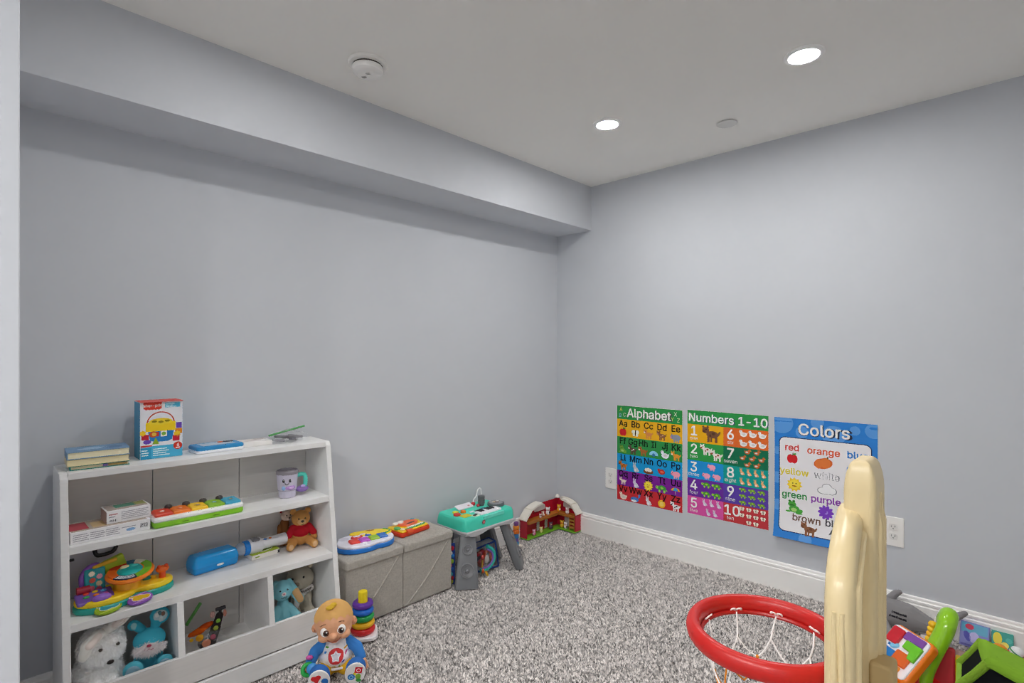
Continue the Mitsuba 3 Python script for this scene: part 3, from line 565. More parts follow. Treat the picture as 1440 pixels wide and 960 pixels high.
for x, y, z, a, L, c in ((-.02, .012, .022, 12, .07, '#77767c'), (.035, .0, .02, -25, .06, '#8b8a90'), (.01, -.02, .014, 40, .05, '#5f5e66'), (.055, .02, .012, 70, .05, '#a5a4aa'), (-.045, -.01, .012, -10, .05, '#93929a'), (.02, .03, .012, 5, .06, '#6c6b72')):
    t.p('grey_piece', mv(rbx(-L / 2, L / 2, -.007, .007, -.005, .005, .003, 8), x, y, z, rz=a, ry=8), c)

# ------------------------------------------------------------------ second board
def carton(label, M, w, d, h, faces=(), group=None, col='#e7e6e8'):
    t = Thing('carton', label, 'box', M, group); t.p('box', cbx(0, w, 0, d, 0, h, .001), col, 'paper'); return t
t = carton('long flat white toy carton at the left end of the second shelf', SH(.026, .212, .609, 1.5), .214, .125, .037)
for i, (a, b) in enumerate(((.006, .046), (.050, .088), (.091, .128))):
    for k in range(4): t.p('text_line', F_(sbox(a, .007 + .0062 * k, b - .004 * (k % 2), .0098 + .0062 * k), .0004), '#a9a8b0', 'paper')
t.p('logo_print', F_(oval(.158, .014, .013, .005), .0004), '#7fa3cc', 'paper'); t.p('text_line', F_(sbox(.133, .022, .172, .025), .0004), '#a9a8b0', 'paper')
for k in range(7): t.p('barcode_bar', F_(sbox(.184 + .0034 * k, .012, .184 + .0034 * k + (.0022 if k % 2 else .0013), .026), .0004), '#4a4a52', 'paper')
t.p('top_print', bx(.003, .205, .004, .12, .037, .0374), '#b5a89c', 'paper'); t.p('top_print', bx(.0, .05, .02, .11, .0372, .0378), '#b04a55', 'paper'); t.p('top_print', bx(.06, .105, .02, .09, .0374, .038), '#cfb48a', 'paper')
t = carton('smaller white carton stacked on the long flat carton', SH(.121, .190, .6472, 3), .124, .085, .042)
for k in range(5): t.p('text_line', F_(sbox(.040, .008 + .0058 * k, .118 - .006 * (k % 2), .0108 + .0058 * k), .0004), '#aeadb4', 'paper')
t.p('text_line', F_(sbox(.006, .028, .030, .032), .0004), '#c08a8c', 'paper'); t.p('text_line', F_(sbox(.006, .020, .024, .023), .0004), '#9a99a2', 'paper')
for k in range(7): t.p('barcode_bar', F_(sbox(.007 + .0032 * k, .006, .007 + .0032 * k + (.002 if k % 2 else .0012), .013), .0004), '#4a4a52', 'paper')
t.p('top_print', bx(.004, .118, .006, .08, .042, .0424), '#b3a79f', 'paper'); t.p('top_print', bx(.03, .09, .03, .075, .0422, .0428), '#5f9a84', 'paper'); t.p('top_print', bx(.085, .118, .03, .078, .0422, .0428), '#a9b070', 'paper')
t.p('side_panel', bx(-.0004, 0, .002, .083, .002, .040), '#a38a84', 'paper')

t = Thing('toy_piano', 'toy piano with five bright keys and lime green base on the second shelf', 'toy', SH(.392, .165, .609, 0))
hp = sbox(-.132, -.045, .132, .045).buffer(.016)
t.p('base', slab(hp.buffer(-.002), 0, .022, .005), '#84c62a'); t.p('body', slab(hp, .019, .036, .005), '#eef0ee'); t.p('base_groove', cat(bx(-.06, -.04, -.0595, -.0585, .008, .011), bx(.04, .06, -.0595, -.0585, .008, .011)), '#4c7a18')
for i, c in enumerate(['#d8452f', '#ee7a25', '#f2c224', '#86b931', '#3fa3c4']):
    x = -.112 + .056 * i; s_ = sbox(x - .0255, -.044, x + .0255, .032).buffer(.0015)
    if i == 0: s_ = s_.intersection(sbox(-1, -1, 1, 1).difference(Polygon([(-.2, .1), (-.2, -.005), (-.136, .022), (-.12, .06)])))
    k_ = t.p('key', slab(s_, .034, .046, .003), c)
    t.p('key_picture', mv(face_up(flat(star(0, 0, .012, .006, 5))), x, -.01, .0464), ['#f0c8b8', '#c4442f', '#8f6a3a', '#5fa0c8', '#4a86a0'][i], 'paper', parent=k_)
    t.p('key_picture', mv(face_up(flat(disc(0, 0, .0055))), x + .002, -.008, .0467), ['#e8e4e0', '#f2b090', '#b8b0a0', '#a8d8e8', '#c8a860'][i], 'paper', parent=k_)
for i in range(4): t.p('black_key', slab(oval(-.084 + .056 * i, .027, .0125, .012), .036, .056, .004), '#45403f')
for x, c in ((-.02, '#b8506a'), (.035, '#9ab04a')): t.p('button', slab(oval(x, .047, .014, .007), .034, .041, .002), c)

t = Thing('toy_cup', 'lavender toy coffee cup with a smiling face and aqua handle on the second shelf', 'toy cup', SH(.742, .125, .609, -8))
t.p('cup', lathe([(0, 0), (.030, 0), (.033, .004), (.034, .028), (.036, .030), (.037, .034), (.042, .098), (.041, .1), (0, .1)], 40), '#c9c4d6')
t.p('lid', lathe([(0, .098), (.043, .098), (.0445, .102), (.0445, .110), (.042, .113), (.0385, .113), (.0375, .106), (0, .106)], 40), '#8f8a93', label='grey rim')
t.p('sleeve_ring', torus((0, 0, .032), .0362, .0018, 36, 8), '#a8a4b4')
hdl = curve([(.036, -.004, .086), (.062, -.006, .088), (.072, -.006, .076), (.072, -.006, .046), (.066, -.006, .034)], 20)
t.p('handle', mv(tube(hdl, .0088, 12)), '#54cdbb'); t.p('bead', ell((.060, -.004, .026), (.026, .016, .014)), '#8b6db2'); t.p('bead', ell((.060, -.016, .040), (.010, .006, .006)), '#b9a6e0')
def on_cup(u, z, r=.0405): a = math.radians(-90 + u); return (r * math.cos(a), r * math.sin(a), z)
for u in (-34, 2): e = t.p('eye', ell(on_cup(u, .074, .0395), (.0055, .0055, .007)), '#2b2a30', 'gloss'); t.p('eye_light', ell(on_cup(u + 3, .077, .0448), .0018, 1), '#f5f5f5', parent=e)
t.p('mouth', tube([on_cup(-16 + 10 * math.cos(a), .066 - .008 * math.sin(a), .0408) for a in np.linspace(0, math.pi, 9)], .0014, 6), '#3b3440')
lp = t.p('swirl_print', mv(ell((0, 0, 0), (.020, .008, .010)), *on_cup(6, .044, .034)), '#b58ad0'); t.p('swirl_print', ell(on_cup(-34, .044, .036), (.010, .005, .010)), '#8fb4e0'); t.p('swirl_stripe', ell(on_cup(8, .044, .0415), (.011, .004, .004)), '#d8b8e6', parent=lp)

# ------------------------------------------------------------------ third board
t = Thing('activity_toy', 'yellow and teal driving activity toy with an orange steering wheel on the third shelf', 'toy', SH(.176, .165, .378, 3))
hull = unary_union([oval(-.055, -.008, .085, .062), oval(.075, .002, .066, .046), oval(.0, .02, .1, .055)])
t.p('base', slab(hull.buffer(.003), 0, .020, .004), '#22a294'); t.p('deck', slab(hull, .018, .040, .008), '#f0cf23')
t.p('column', lathe([(0, .036), (.040, .036), (.036, .060), (.030, .075), (0, .075)], 30).apply_translation((.005, .0, 0)), '#f2b81e')
WM = rot((1, 0, 0), 9) @ rot((0, 1, 0), -4); WM[:3, 3] = (.012, -.006, .087)
def whl(m): m = tm(m).copy(); m.apply_transform(WM); return m
wk = t.p('steering_wheel', whl(lathe([(0, -.010), (.050, -.010), (.066, -.005), (.070, .001), (.066, .008), (.054, .010), (.0, .010)], 40)), '#ef7f1e')
secs = [(90, 150, '#c8281f'), (-30, 30, '#74b82a'), (30, 62, '#f2ede0'), (62, 90, '#2e6a8c'), (150, 210, '#ee6a22'), (210, 276, '#27304a'), (276, 330, '#74b82a')]
for a0, a1, c in secs:
    aa = np.radians(np.linspace(a0, a1, 9)); p = Polygon([(.062 * math.cos(a), .062 * math.sin(a)) for a in aa] + [(.040 * math.cos(a), .040 * math.sin(a)) for a in aa[::-1]])
    t.p('rim_sector', whl(ext(p, .008, .0125)), c, parent=wk)
for k in range(3):
    aa = np.radians(np.linspace(214, 272, 9)); r0 = .044 + .0062 * k; p = Polygon([((r0 + .003) * math.cos(a), (r0 + .003) * math.sin(a)) for a in aa] + [(r0 * math.cos(a), r0 * math.sin(a)) for a in aa[::-1]])
    t.p('white_stripe', whl(ext(p, .0125, .0130)), '#eef0f2', parent=wk)
t.p('horn', whl(lathe([(0, .020), (.020, .019), (.034, .013), (.038, .008), (0, .008)], 32)), '#22b0aa', parent=wk); t.p('horn_button', whl(ell((-.012, .012, .018), (.014, .010, .006))), '#f0e2b0', parent=wk); t.p('horn_button', whl(ell((.014, .004, .018), (.010, .008, .005))), '#48c8c0', parent=wk)
g = t.p('gear_lever', rcyl(.108, -.004, .036, .062, .010, .003), '#e0561f'); t.p('lever_knob', ell((.108, -.004, .070), (.021, .015, .012)), '#ea6a22', parent=g)
for x in (.096, .118): t.p('lever_eye', ell((x, -.012, .082), .006), '#d84a1c', parent=g)
t.p('teal_button', ell((.066, .018, .042), (.012, .010, .010)), '#2e9c8e'); t.p('yellow_button', rcyl(.085, .012, .038, .050, .008, .003), '#e6bd1d')
t.p('console', mv(slab(sbox(-.045, -.026, .045, .026).buffer(.004), 0, .012, .003), -.088, -.018, .036, rx=14), '#6f52a0')
for k, (x, y, c) in enumerate([(-.02, .012, '#d8402f'), (.004, .014, '#e8c82a'), (.026, .010, '#4a9ad0'), (-.022, -.006, '#3fa858'), (.004, -.006, '#e07a2a'), (.028, -.01, '#c05aa0')]): t.p('console_button', mv(ell((0, 0, 0), (.0085, .0065, .004)), -.088 + x, -.018 + y, .049 + y * .24), c)
t.p('purple_knob', ell((-.074, -.052, .044), (.026, .014, .013)), '#8d62c0')
ar = t.p('arch', tube(curve([(-.105, .036, .03), (-.112, .04, .09), (-.095, .042, .118), (-.07, .042, .124), (-.055, .04, .10)], 24), .008, 10), '#8a58b4')
pn_ = t.p('picture_panel', mv(slab(sbox(-.022, 0, .022, .075).buffer(.006), 0, .010, .003), -.078, .032, .036, rx=84), '#2aa5ad')
for k, (x, z, c) in enumerate([(-.01, .02, '#d86a80'), (.01, .032, '#e8d8b0'), (-.008, .046, '#c85a4a'), (.011, .055, '#e0a8b8'), (-.01, .068, '#f0e8d0'), (.009, .014, '#b84a6a')]): t.p('flower_print', mv(flat(flower(0, 0, .02)[0][0]), -.078 + x, .0215, .036 + z), c, 'paper', parent=pn_)
t.p('lime_bar', mv(rbx(-.032, .032, -.010, .010, -.024, .024, .006, 12), -.022, .048, .112, ry=-18), '#a9bf2a'); t.p('yellow_rod', mv(rbx(-.035, .035, -.006, .006, -.006, .006, .005, 10), -.050, .036, .125, ry=-10), '#e8b72a')
t.p('red_roller', cyl((-.13, .008, .062), (-.095, .008, .062), .012), '#a8283c')
def footpad(label, M, base, printc, rimc, stripe):
    t = Thing('foot_pad', label, 'toy pedal', M)
    o = unary_union([oval(0, 0, .039, .026, 8)]); t.p('pad', slab(o, 0, .007, .002), base, 'matte')
    fp = unary_union([oval(-.004, .002, .019, .0125, 10), oval(.016, -.001, .013, .009, 10)] + [disc(-.022 + .0035 * i, .017 - .0005 * (i - 2) ** 2 - .001 * i, .0035, 10) for i in range(5)])
    t.p('stripe', mv(face_up(flat(oval(0, 0, .034, .0035, 8))), 0, -.016, .0074), stripe, 'paper'); t.p('stripe', mv(face_up(flat(oval(0, 0, .03, .0035, 8))), 0, .018, .0074), stripe, 'paper')
    t.p('footprint_rim', mv(face_up(flat(fp.buffer(.0026))), 0, 0, .0077), rimc, 'paper'); t.p('footprint', mv(face_up(flat(fp)), 0, 0, .0081), printc, 'paper')
footpad('green striped foot-shaped pedal with a blue footprint, at the edge of the third shelf', SH(.118, .240, .3865, 12, 16), '#8fae2c', '#2e93a8', '#dfe6c8', '#b9cf4a')
footpad('purple foot-shaped pedal with a yellow footprint, at the edge of the third shelf', SH(.205, .234, .3865, 14, 16), '#8456ae', '#d8b530', '#e8dcf0', '#b48ad0')
t = Thing('tablet_case', 'pale grey flat case with a black handle leaning behind the driving toy', 'case', SH(.075, .040, .378, 0, -6))
t.p('shell', rbx(-.045, .100, -.010, .010, 0, .172, .008, 12), '#c2bec6'); t.p('handle', tube(curve([(.036, -.008, .165), (.034, -.016, .142), (.044, -.018, .128), (.080, -.018, .131), (.094, -.016, .146), (.094, -.008, .166)], 30), .0065, 10), '#1d1d22'); t.p('corner_bumper', rbx(-.047, -.02, -.012, .012, .124, .136, .005, 10), '#26262c')

t = Thing('glasses_case', 'glossy bright blue hard case in the middle of the third shelf', 'case', SH(.468, .088, .378, 8))
cs = sbox(-.070, -.026, .070, .026).buffer(.014, quad_segs=6)
def dome(poly, z0, z1, n=10, k=.020):                   # lid that rounds over to a smaller top
    out = []
    for i in range(n):
        a = math.pi / 2 * i / (n - 1); q = poly.buffer(-k * (1 - math.cos(a))); z = z0 + (z1 - z0) * math.sin(a)
        out += [(x, y, z) for x, y in [q.exterior.interpolate(s, normalized=True).coords[0] for s in np.linspace(0, 1, 60, endpoint=False)]]
    return trimesh.convex.convex_hull(np.array(out))
bot = dome(cs, 0, .024, 6, .006); bot.apply_transform(np.diag([1, 1, -1, 1.0])); bot.apply_translation((0, 0, .026)); bot.fix_normals()
t.p('body', bot, '#1b8fd4', 'gloss'); t.p('lid', dome(cs.buffer(.001), .0265, .066), '#2399de', 'gloss')
t.p('latch', mv(slab(oval(0, 0, .014, .0045), 0, .002, .0006), .01, -.0408, .020, rx=90), '#e9eef2', label='small white oval on the front')  # small white oval set on the front of the body
t = Thing('paperback', 'thin white and green book lying under the toy microphone', 'book', SH(.600, .130, .378, 5))
t.p('pages', cbx(0, .112, 0, .078, 0, .020, .001), '#e6e2da', 'paper'); t.p('cover', cbx(-.001, .113, -.001, .080, .0195, .0218, .0008), '#9fb03c', 'paper')
t.p('cover_print', mv(face_up(flat(oval(.06, .035, .04, .022, 6))), 0, 0, .0222), '#e3e6d2', 'paper'); t.p('cover_print', mv(face_up(flat(oval(.06, .035, .034, .016, 6))), 0, 0, .0225), '#6f8a34', 'paper')
t.p('spine_mark', F_(sbox(.104, .004, .112, .016), .0015), '#2f3038', 'paper'); t.p('spine_mark', F_(sbox(.012, .008, .03, .012), .0006), '#8fa83c', 'paper')
t = Thing('toy_microphone', 'pale grey toy microphone with a blue band, lying on the thin green book', 'toy microphone', SH(.632, .090, .4115, 2))
def lx(prof, n=32): m = lathe(prof, n); m.apply_transform(rot((0, 1, 0), 90)); return m
t.p('mesh_head', ell((-.062, 0, .012), (.026, .025, .025)), '#8d99a8'); t.p('blue_band', lx([(0, -.053), (.026, -.053), (.029, -.050), (.029, -.036), (.026, -.033), (0, -.033)]).apply_translation((0, 0, .012)), '#1f78c8')
t.p('body', lx([(0, -.033), (.028, -.033), (.031, -.028), (.031, .010), (.027, .016), (.022, .020), (.021, .060), (.024, .105), (.023, .118), (.014, .124), (0, .125)]).apply_translation((0, 0, .012)), '#d3d4d9')
t.p('control_panel', rbx(-.026, .004, -.026, .010, .036, .045, .003, 8), '#77777c'); t.p('blue_button', ell((.030, -.008, .031), (.007, .006, .004)), '#2f68b0'); t.p('orange_button', ell((.050, -.008, .031), (.006, .005, .004)), '#c8703a')

# ------------------------------------------------------------------ soft toys on the shelf
def eye(t, p, r, par, c='#1c1a1c'): t.p('eye', ell(p, r, 2), c, 'gloss', parent=par)
t = Thing('teddy_bear', 'honey-brown teddy bear in a red jumper sitting at the right end of the third shelf', 'plush toy', SH(.811, .098, .378, -14))
bd = t.p('body', blob([((0, .004, .040), (.036, .032, .036)), ((0, .004, .060), .030, (0, .0, .085), .022), ((-.030, -.012, .026), .018, (-.050, -.050, .017), .015), ((.030, -.012, .026), .018, (.046, -.052, .017), .015), ((-.050, -.054, .020), (.016, .011, .019)), ((.046, -.056, .020), (.016, .011, .019)),
    ((-.034, .0, .078), .013, (-.054, -.012, .034), .011), ((.034, .0, .078), .013, (.056, -.012, .036), .011), ((0, -.002, .120), (.038, .033, .034)), ((-.030, .004, .149), (.013, .008, .013)), ((.030, .004, .149), (.013, .008, .013))], .005, 8), '#c58f52', 'plush')
t.p('jumper', blob([((0, .004, .060), .0345, (0, .001, .086), .026), ((0, -.004, .068), (.037, .034, .026)), ((-.032, .0, .080), .0155, (-.050, -.008, .052), .0145), ((.032, .0, .080), .0155, (.051, -.008, .053), .0145)], .005, 8), '#b0202c', 'fabric')
t.p('muzzle', blob([((0, -.030, .111), (.018, .014, .014))], .004, 3), '#dbb27c', 'plush'); t.p('nose', ell((0, -.0445, .117), (.0065, .004, .005)), '#2a1d18', 'gloss')
for s_ in (-1, 1): eye(t, (s_ * .013, -.0335, .126), .0034, None); t.p('foot_pad', ell((s_ * .048, -.0655, .020), (.010, .003, .013)), '#d9b184', 'plush')
t.p('mouth', tube([(-.007, -.0435, .105), (0, -.0445, .1035), (.007, -.0435, .105)], .0009, 6), '#3a2418', 'matte')
t = Thing('plush_puppy', 'small brown plush animal with a cream face squeezed in beside the teddy bear', 'plush toy', SH(.764, .034, .378, 10))
t.p('body', blob([((0, .0, .055), .022, (.004, 0, .095), .018), ((-.012, -.01, .02), .017, (-.008, -.024, .014), .011), ((.0, .0, .03), (.026, .022, .028)), ((-.020, -.004, .085), .010, (-.032, -.016, .052), .008)], .005, 8), '#8a5a34', 'plush')
hd = t.p('head', blob([((.008, -.008, .126), (.025, .022, .021)), ((.004, -.026, .119), (.013, .012, .011)), ((-.014, .002, .146), (.008, .005, .009)), ((.030, .002, .143), (.008, .005, .010))], .004, 6), '#d8bfae', 'plush')
t.p('ear_lining', ell((-.014, -.003, .147), (.0055, .003, .006)), '#8e2a30', 'plush', parent=hd); t.p('nose', ell((.003, -.0385, .122), (.004, .003, .0035)), '#33231f', 'gloss', parent=hd)
for x in (-.004, .014): eye(t, (x, -.029, .132), .0028, hd)

t = Thing('white_bunny', 'shaggy white plush bunny with floppy ears in the bottom left cubby', 'plush toy', SH(.114, .150, .0960, 10))
core = blob([((0, .03, .055), (.068, .056, .062)), ((0, .0, .05), (.062, .05, .05)), ((0, -.008, .145), (.066, .058, .066)), ((-.04, -.06, .026), (.026, .04, .026)), ((.008, -.06, .026), (.022, .04, .026))], .008, 8)
bd = t.p('body', core, '#f0efec', 'plush'); t.p('shaggy_fur', fur(core, 6500, .012, .0024, 5), '#ffffff', 'matte', parent=bd, smooth=False, stuff=True)
for pts, rr in (([(.0, -.040, .205), (.014, -.060, .222), (.032, -.070, .234), (.046, -.072, .240)], (.014, .017, .017, .012)), ([(-.014, -.040, .200), (-.036, -.066, .206), (-.062, -.078, .190), (-.074, -.080, .160)], (.014, .018, .019, .014))):
    c_ = [(pts[i], rr[i], pts[i + 1], rr[i + 1]) for i in range(3)]; e_ = t.p('ear', blob(c_, .006, 6), '#eceae4', 'plush')
    m = blob([((np.array(pts[i]) + (0, -.008, .002)), rr[i] * .72, (np.array(pts[i + 1]) + (0, -.008, .002)), rr[i + 1] * .72) for i in range(1, 2)], .006, 6); t.p('ear_lining', m, '#e6d9d2', 'fabric', parent=e_)
for x in (-.026, .022): eye(t, (x, -.070, .158), .0055, None, '#4a4038')
t.p('nose', ell((-.002, -.080, .112), (.010, .007, .006)), '#26211f', 'matte')

t = Thing('teal_bunny', 'bright teal plush bunny with a white beard, right side of the bottom left cubby', 'plush toy', SH(.242, .181, .108, -12))
bd = t.p('body', blob([((0, .01, .042), (.040, .036, .042)), ((0, .012, .012), (.036, .034, .031)), ((-.03, -.01, .03), .022, (-.044, -.054, .046), .022), ((.03, -.01, .03), .020, (.045, -.050, .048), .018), ((-.03, 0, .06), .013, (-.042, -.03, .04), .011)], .006, 8), '#52b0c6', 'plush')
for x, z, r in ((-.044, .048, .029), (.045, .050, .024)): t.p('foot', blob([((x, -.062, z), (r, .015, r * 1.05))], .006, 4), '#5cbacd', 'plush'); t.p('sole', ell((x, -.0765, z), (r * .72, .004, r * .76)), '#8fb6c8', 'fabric')
hd = t.p('head', blob([((0, -.008, .116), (.048, .040, .038))], .006, 5), '#4cc0d8', 'plush')
mz = blob([((0, -.040, .104), (.028, .014, .018)), ((-.026, -.032, .094), (.018, .014, .014)), ((.028, -.032, .096), (.018, .014, .014)), ((0, -.036, .088), (.026, .013, .014))], .005, 5)
bk = t.p('beard', mz, '#e6dfe0', 'plush', parent=hd); t.p('beard_fur', fur(mz, 900, .013, .0016, 8, .5), '#ece6e6', 'matte', parent=hd, smooth=False, stuff=True)
t.p('nose', ell((0, -.056, .115), (.007, .004, .0045)), '#b34a5e', 'fabric', parent=hd); t.p('mouth', tube(curve([(-.013, -.0545, .103), (-.005, -.0565, .100), (0, -.0570, .105), (.005, -.0565, .100), (.013, -.0545, .103)], 12), .0011, 6), '#c05a6a', 'matte', parent=hd)
e_ = t.p('ear', blob([((.016, .004, .150), .014, (.022, .004, .172), .018), ((.030, .002, .186), (.030, .013, .030))], .006, 5), '#45b8d0', 'plush')
t.p('ear_lining', ell((.032, -.010, .189), (.021, .004, .021)), '#b9cdd0', 'fabric', parent=e_)
for x, z, c in ((.022, .195, '#e0e4e2'), (.040, .196, '#8a6a5c'), (.034, .180, '#cfd8d8'), (.030, .200, '#5f7f88')): t.p('ear_print', ell((x, -.0135, z), (.006, .002, .008)), c, 'fabric', parent=e_)
e_ = t.p('ear', blob([((-.020, .004, .148), .013, (-.040, .004, .170), .015), ((-.046, .002, .172), (.017, .011, .018))], .006, 5), '#45b8d0', 'plush'); t.p('ear_lining', ell((-.044, -.008, .172), (.009, .004, .012)), '#9fd0d4', 'fabric', parent=e_)

t = Thing('blue_bunny', 'pale blue plush bunny with tan-lined ears in the bottom right cubby', 'plush toy', SH(.708, .165, .0935, -6))
t.p('body', blob([((0, .0, .045), (.036, .034, .050)), ((0, 0, .08), .024, (0, 0, .10), .020), ((.020, -.01, .075), .016, (.058, -.035, .022), .017), ((-.022, -.01, .075), .016, (-.045, -.03, .03), .016), ((.018, -.02, .02), .020, (.026, -.062, .018), .017), ((-.022, -.02, .02), .020, (-.03, -.062, .018), .017)], .006, 8), '#86c4cf', 'plush')
hd = t.p('head', blob([((-.004, -.010, .148), (.038, .034, .042)), ((-.008, -.030, .138), (.022, .016, .018))], .006, 5), '#84c3d0', 'plush')
t.p('muzzle', ell((-.009, -.046, .146), (.009, .004, .008)), '#e6e2e2', 'plush', parent=hd); t.p('nose', ell((-.009, -.0498, .148), (.0045, .003, .004)), '#cf8c9c', 'fabric', parent=hd)
t.p('mouth', tube(curve([(-.020, -.0465, .134), (-.013, -.0480, .131), (-.009, -.0485, .135), (-.004, -.0480, .131), (.004, -.0455, .135)], 12), .001, 6), '#3a3a42', 'matte', parent=hd)
for x in (-.022, .006): eye(t, (x, -.042, .160), .0032, hd)
e_ = t.p('ear', blob([((.024, .0, .175), .012, (.044, -.012, .130), .018), ((.044, -.012, .130), .018, (.062, -.020, .098), .017)], .006, 6), '#84c3d0', 'plush'); t.p('ear_lining', blob([((.044, -.018, .134), .0155, (.061, -.027, .100), .0145)], .005, 5), '#c8a070', 'plush', parent=e_, label='tan ear lining')
t.p('ear', blob([((-.028, .0, .178), .012, (-.040, -.004, .135), .016)], .006, 6), '#84c3d0', 'plush')

t = Thing('grey_bear', 'cream-grey plush bear with a patterned scarf behind the pale blue bunny', 'plush toy', SH(.812, .086, .0955, -16))
t.p('body', blob([((.01, .01, .045), (.042, .038, .052)), ((.02, -.02, .07), .016, (.030, -.04, .03), .015), ((-.02, -.02, .07), .016, (-.035, -.04, .03), .014), ((.03, -.03, .018), .018, (.038, -.07, .016), .016), ((-.02, -.03, .018), .018, (-.02, -.07, .016), .016)], .006, 8), '#c3bbaa', 'plush')
hd = t.p('head', blob([((.0, -.004, .138), (.057, .048, .050)), ((-.018, -.042, .128), (.030, .022, .024)), ((.043, .012, .186), (.016, .010, .018)), ((-.046, .012, .186), (.016, .010, .018))], .007, 6), '#bdb5a4', 'plush')
t.p('nose', ell((-.020, -.064, .137), (.012, .007, .010)), '#8d8072', 'fabric', parent=hd)
for x in (-.034, .010): eye(t, (x, -.046, .157), .0046, hd)
t.p('ear_lining', ell((.043, .003, .187), (.010, .005, .012)), '#d8cbb4', 'plush', parent=hd)
sc = t.p('scarf', blob([((-.032, -.034, .088), .013, (.0, -.044, .086), .014), ((.0, -.044, .086), .014, (.042, -.024, .098), .013), ((-.010, -.050, .080), .014, (-.022, -.060, .048), .012)], .005, 4), '#d8d3cf', 'fabric')
for i in range(9): u = i / 8; t.p('scarf_stripe', mv(rbx(-.0022, .0022, -.003, .003, -.012, .012, .002, 8), -.026 + .062 * u, -.052 - .006 * math.sin(math.pi * u) + .012 * u, .088 + .008 * u, ry=25), '#6b645f', 'fabric', parent=sc)

t = Thing('zip_bag', 'clear zip bag with a green strip and colourful plush pieces in the bottom middle cubby', 'plastic bag', SH(.421, .125, .088, -12))
fm = film(.17, .11, .085, 11); t.p('film', fm, None, 'clear_film', smooth=False)
t.p('slider_strip', cyl((-.050, .022, .100), (-.004, .022, .172), .006, 8), '#58a04e')
for i in range(3): t.p('orange_plush', mv(ell((0, 0, 0), (.030, .012, .011)), -.018 + .014 * i, -.012 + .004 * i, .078 + .006 * i, ry=-12, rz=8 * i), ['#cf5a1a', '#d8641e', '#b8481a'][i], 'plush')
for x, y, z, r, c in ((-.010, -.036, .066, .013, '#e0a02a'), (.012, -.034, .040, .015, '#d88a6a'), (-.036, -.03, .062, .007, '#e0b02a'), (.034, -.032, .056, .010, '#a83a58'), (.044, -.022, .082, .009, '#9aa848'), (.052, -.018, .106, .008, '#86b84a')): t.p('soft_flower', mv(ell((0, 0, 0), (r, r * .5, r)), x, y, z), c, 'plush')
t.p('dark_plush', blob([((.03, .0, .03), .018, (.046, .002, .075), .017), ((.046, .002, .075), .016, (.058, .004, .115), .013), ((0, -.01, .03), .016, (.03, -.008, .03), .018)], .006, 6), '#352f30', 'plush')
t.p('black_clip', cat(mv(rbx(-.018, .018, -.006, .006, -.006, .006, .003, 8), .062, .004, .142, ry=-6), cyl((.058, .004, .112), (.062, .004, .140), .005)), '#26252a'); t.p('pink_tab', ell((.076, .0, .122), (.006, .005, .014)), '#c98a78', 'plush'); t.p('pink_tab', ell((.034, .0, .126), (.009, .005, .013)), '#b9938e', 'plush')

# ================================================================== doll and ring stacker on the carpet
DM = frame(.508, -1.958, 0, 58)
t = Thing('baby_doll', 'baby doll in a white star shirt with blue sleeves sitting against the bookshelf', 'doll', DM)
HM = rot((0, 1, 0), -6) @ rot((1, 0, 0), 3); HM[:3, 3] = (0, -.012, .140)
def hd_(m): m = tm(m).copy(); m.apply_transform(HM); return m
skin = '#dca27c'
head = blob([((0, 0, .074), (.070, .067, .068)), ((0, -.010, .046), (.064, .056, .046)), ((0, -.022, .024), (.034, .036, .022)), ((-.068, .004, .050), (.013, .010, .018)), ((.068, .004, .050), (.013, .010, .018)), ((0, -.066, .042), (.013, .012, .011)), ((-.036, -.040, .032), (.022, .020, .018)), ((.036, -.040, .032), (.022, .020, .018)), ((0, .0, .0), .024, (0, 0, .03), .026)], .006, 6)
hk = t.p('head', hd_(head), skin, 'plastic')
for s_ in (-1, 1):
    ex = s_ * .0275
    t.p('eye_white', hd_(ell((ex, -.0575, .060), (.0175, .0085, .0185))), '#f1eeea', 'gloss', parent=hk)
    t.p('iris', hd_(ell((ex - s_ * .001 + .002, -.0645, .0585), (.0105, .003, .0115))), '#5a3623', 'gloss', parent=hk); t.p('pupil', hd_(ell((ex + .002, -.0668, .0585), (.0058, .002, .0064))), '#171112', 'gloss', parent=hk)
    t.p('eye_glint', hd_(ell((ex + .006, -.0690, .0635), (.0026, .001, .0028))), '#ffffff', 'gloss', parent=hk)
    t.p('eyebrow', hd_(tube(curve([(ex - .015, -.0575, .0845), (ex, -.0605, .0905), (ex + .015, -.0575, .0865)], 10), .0013, 6)), '#6b4028', 'matte', parent=hk)
    t.p('ear_fold', hd_(torus((s_ * .0765, -.003, .050), .0075, .0022, 16, 6, (s_, -.6, 0))), '#c98d68', parent=hk)
t.p('mouth', hd_(tube(curve([(-.024, -.0555, .026), (-.012, -.0600, .020), (0, -.0610, .0195), (.012, -.0600, .021), (.026, -.0550, .029)], 16), .0016, 6)), '#8f4a3a', 'matte', parent=hk)
t.p('lower_lip', hd_(ell((0, -.0585, .0155), (.010, .003, .003))), '#cf8a6a', parent=hk)
cap = head.copy(); keep = (head.triangles_center[:, 2] > .100 - .55 * (head.triangles_center[:, 1] + .05) + .004 * np.sin(head.triangles_center[:, 0] * 260)) & (np.abs(head.triangles_center[:, 0]) < .0685)
cap.update_faces(keep); cap.remove_unreferenced_vertices(); cap.vertices += cap.vertex_normals * .0016
hr = t.p('hair', hd_(cap), '#d9a968', 'plush', parent=hk, label='thin blond hair')
t.p('hair_lock', hd_(blob([((-.004, -.036, .137), (.015, .012, .007)), ((.008, -.028, .141), (.012, .013, .007))], .004, 4)), '#d8b03c', 'plush', parent=hr)
